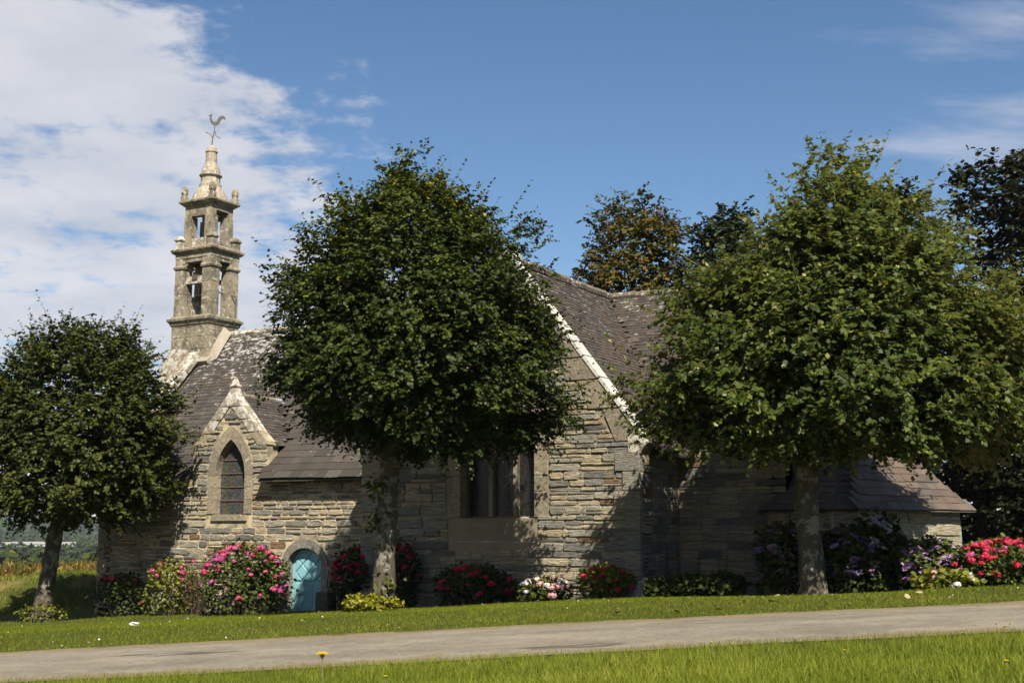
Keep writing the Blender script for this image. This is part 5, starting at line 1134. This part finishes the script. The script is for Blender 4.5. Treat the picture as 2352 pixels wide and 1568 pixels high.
def gabled(name, label, cat, group, az, r, l, w_, h, rise, mw, mr_, rot, doors=0):
    a, b = r * math.sin(az), r * math.cos(az); p = lat(a, b); z = g1(p.x, p.y) - .5; c = Vector((p.x, p.y, z)); ob = empty(name, c, label, cat, group); U = lat(math.cos(rot), math.sin(rot)); Nn = lat(-math.sin(rot), math.cos(rot)); up = Vector((0, 0, 1)); P = lambda x, y, q: c + U * x + Nn * y + up * q
    mb = MB(); L2, W2 = l / 2, w_ / 2; vs = [P(-L2, -W2, 0), P(L2, -W2, 0), P(L2, W2, 0), P(-L2, W2, 0), P(-L2, -W2, h), P(L2, -W2, h), P(L2, W2, h), P(-L2, W2, h), P(-L2, 0, h + rise), P(L2, 0, h + rise)]
    mb.add(vs, [(0, 1, 5, 4), (2, 3, 7, 6), (1, 2, 6, 9, 5), (3, 0, 4, 8, 7)]); mb.build('wall', mw, ob); o = .03 * l
    mb = MB(); e = w_ * .04; k = rise / W2 * e; vs = [P(-L2 - o, -W2 - e, h - k + .15), P(L2 + o, -W2 - e, h - k + .15), P(L2 + o, 0, h + rise + .15), P(-L2 - o, 0, h + rise + .15), P(L2 + o, W2 + e, h - k + .15), P(-L2 - o, W2 + e, h - k + .15)]; mb.add(vs, [(0, 1, 2, 3), (3, 2, 4, 5)]); mb.build('roof', mr_, ob)
    for i in range(doors):
        x = -L2 + l * (i + .6) / (doors + .2); mb = MB(); mb.add([P(x - l * .05, -W2 - .12, .3), P(x + l * .05, -W2 - .12, .3), P(x + l * .05, -W2 - .12, h * .75), P(x - l * .05, -W2 - .12, h * .75)], [(0, 1, 2, 3)]); mb.build('loading_door', M['shed_door'], ob)
for (az, r, l, w_, h), lb in zip(SH, ('long grey-roofed shed in the valley left of the leaning trunk', 'shorter pale shed just left of the leaning trunk in the valley', 'single pale shed in the valley right of the leaning trunk', 'pale shed at the far left edge of the valley')): gabled('warehouse', lb, 'warehouse', 'sheds in the valley', az, r, l, w_, h, h * .45, M['shed_wall'], M['shed_roof'], .2, 3)
pr = random.Random(5)
for i in range(22):
    az = -.3365 + pr.uniform(-.018, .02) if i < 11 else pr.uniform(-.42, -.36); r = pr.uniform(2900, 3250)
    gabled('house', 'tiny white house on the far ridge', 'house', 'white houses on the far ridge', az, r, pr.uniform(9, 15), 8, pr.uniform(7, 10), 4, M['house_wall'], M['house_roof'], pr.uniform(-.6, .6))

# ------------------------------------------------------------------ small things on the grass
def dandelion(name, label, p, ht, r, seed, group=None, n=34, mat='fl_yellow'):
    rng = np.random.default_rng(seed); p = Vector(p); ob = empty(name, p, label, 'flower', group); mb = MB(); top = p + lat(rng.uniform(-.02, .02), 0, ht); mb.tube([p, p.lerp(top, .5) + lat(.006, 0, 0), top], [.0022, .002, .002], 6, False); mb.build('stem', M['lstem'], ob)
    V = []; q = []; tn = []
    for ring, (k, tilt, rr) in enumerate(((n, .18, 1.0), (int(n * .7), .45, .75), (int(n * .4), .85, .45))):
        ph = np.linspace(0, 6.283, k, endpoint=False) + rng.normal(0, .05, k); D = np.stack([np.cos(ph) * np.cos(tilt), np.sin(ph) * np.cos(tilt), np.full(k, np.sin(tilt))], -1); T = LEAF4.copy(); T[:, 0] *= .45
        v_, q_ = leaves(np.tile(np.array(top), (k, 1)), D, np.tile(LU, (k, 1)), np.full(k, r * rr), T, QUAD4); q.append(q_ + sum(len(x) for x in V)); V.append(v_); tn.append(np.repeat(rng.uniform(.2, 1, k), 4))
    npmesh('petals', np.concatenate(V), np.concatenate(q), np.concatenate(tn), M[mat], ob); mb = MB(); mb.lathe(top, [(.003, -.012), (.008, -.006), (.009, 0)], 8); mb.build('calyx', M['lstem'], ob)
M['lstem'] = simple('pale_green_stem', (.22, .20, .09), .7, .3, .2, 40)
pt = atb(740, 1502, 4.15); pz = g1(pt.x, pt.y); dandelion('dandelion', 'single tall yellow dandelion in the near foreground', (pt.x, pt.y, pz), pt.z - pz, .024, 1)
for i, (u, v, b) in enumerate(((1935, 1492, 9.5), (1638, 1474, 11.2), (2290, 1428, 12.6), (2305, 1436, 12.4), (2316, 1430, 12.6), (2210, 1452, 12.0), (1210, 1500, 11), (880, 1552, 7.5), (2316, 1562, 6.4), (1000, 1432, 19.5), (1145, 1430, 19.0))):
    p = atb(u, v, b); z = g1(p.x, p.y); dandelion('buttercup', 'small yellow flower in the grass', (p.x, p.y, z), max(.07, min(.16, p.z - z)), .017, 10 + i, 'small yellow flowers in the grass', 14)
M['dead_leaf'] = simple('fallen_leaf', (.42, .33, .20), .8, .2, .3, 20)
rng = np.random.default_rng(33)
for i, (u, v) in enumerate(((1545, 1395), (1702, 1385), (1765, 1382), (1855, 1376), (1880, 1372), (1640, 1403), (2000, 1380), (2078, 1374), (1900, 1392), (1560, 1408), (1950, 1390), (1790, 1372), (2120, 1366), (1420, 1412))):
    # find ground distance along the pixel ray
    bb = np.linspace(18.3, 25, 140); pp = [atb(u, v, q) for q in bb]; j = min(range(len(bb)), key=lambda k_: abs(pp[k_].z - g1(pp[k_].x, pp[k_].y))); p = pp[j]; z = g1(p.x, p.y) + .035
    k = 1; V, q = leaves(np.array([[p.x, p.y, z]]), rng.normal(0, 1, (1, 3)) * np.array([1, 1, .2]), rng.normal(0, .5, (1, 3)) + LU, np.array([rng.uniform(.09, .15)])); tag(npmesh('fallen_leaf', V, q, np.full(len(V), .5), M['dead_leaf'], None, Vector((p.x, p.y, z))), 'curled pale fallen leaf on the lawn by the road', 'leaf', 'fallen leaves on the lawn')
p = atb(305, 1439, 27.0); bb = np.linspace(19, 34, 200); pp = [atb(305, 1439, q) for q in bb]; p = min(pp, key=lambda w_: abs(w_.z - g1(w_.x, w_.y))); z = g1(p.x, p.y)
mb = MB(); pr = random.Random(2); vs = [(p.x + pr.uniform(-.11, .11), p.y + pr.uniform(-.08, .08), z + .03 + pr.uniform(0, .08)) for _ in range(9)]; mb.add(vs, [(0, 1, 2), (2, 3, 4), (4, 5, 6), (6, 7, 8), (0, 3, 6), (1, 5, 8), (2, 7, 4)]); M['paper'] = simple('white_paper', (.82, .82, .80), .8, .2, .03); tag(mb.build('paper_scrap', M['paper'], None, (p.x, p.y, z)), 'crumpled white scrap of paper on the lawn at the left', 'litter')

rng = np.random.default_rng(91); n = 150; a = rng.uniform(-14, 12, n); b = rng.uniform(18.4, 30, n); x = a * LR[0] + b * LF[0]; y = a * LR[1] + b * LF[1]; ok = (y < YT - .3); x, y = x[ok], y[ok]; n = len(x)
V, q = leaves(np.stack([x, y, gz(x, y) + .045], -1), rng.normal(0, 1, (n, 3)) * np.array([1, 1, .15]), np.tile(LU, (n, 1)) + rng.normal(0, .5, (n, 3)) - LF * .5, rng.uniform(.015, .035, n), LEAF4, QUAD4)
tag(npmesh('daisies', V, q, np.repeat(rng.uniform(0, 1, n), 4), M['fl_white']), 'tiny white daisies and dry bits scattered over the mown lawn', 'daisies', kind='stuff')

# ------------------------------------------------------------------ haze
mb = MB(); mb.box((-1800, 2600, 40), (2600, 3200, 75)); hz = mb.build('haze', M['paper'], None); hz.data.materials.clear()
hm = bpy.data.materials.new('haze'); hm.use_nodes = True; hn = hm.node_tree.nodes; hn.remove(hn['Principled BSDF']); pv = hn.new('ShaderNodeVolumePrincipled'); pv.inputs['Density'].default_value = .00007; pv.inputs['Color'].default_value = (.72, .82, .95, 1)
hm.node_tree.links.new(pv.outputs[0], hn['Material Output'].inputs['Volume']); hz.data.materials.append(hm); tag(hz, 'pale blue summer haze over the valley', 'haze', kind='stuff')
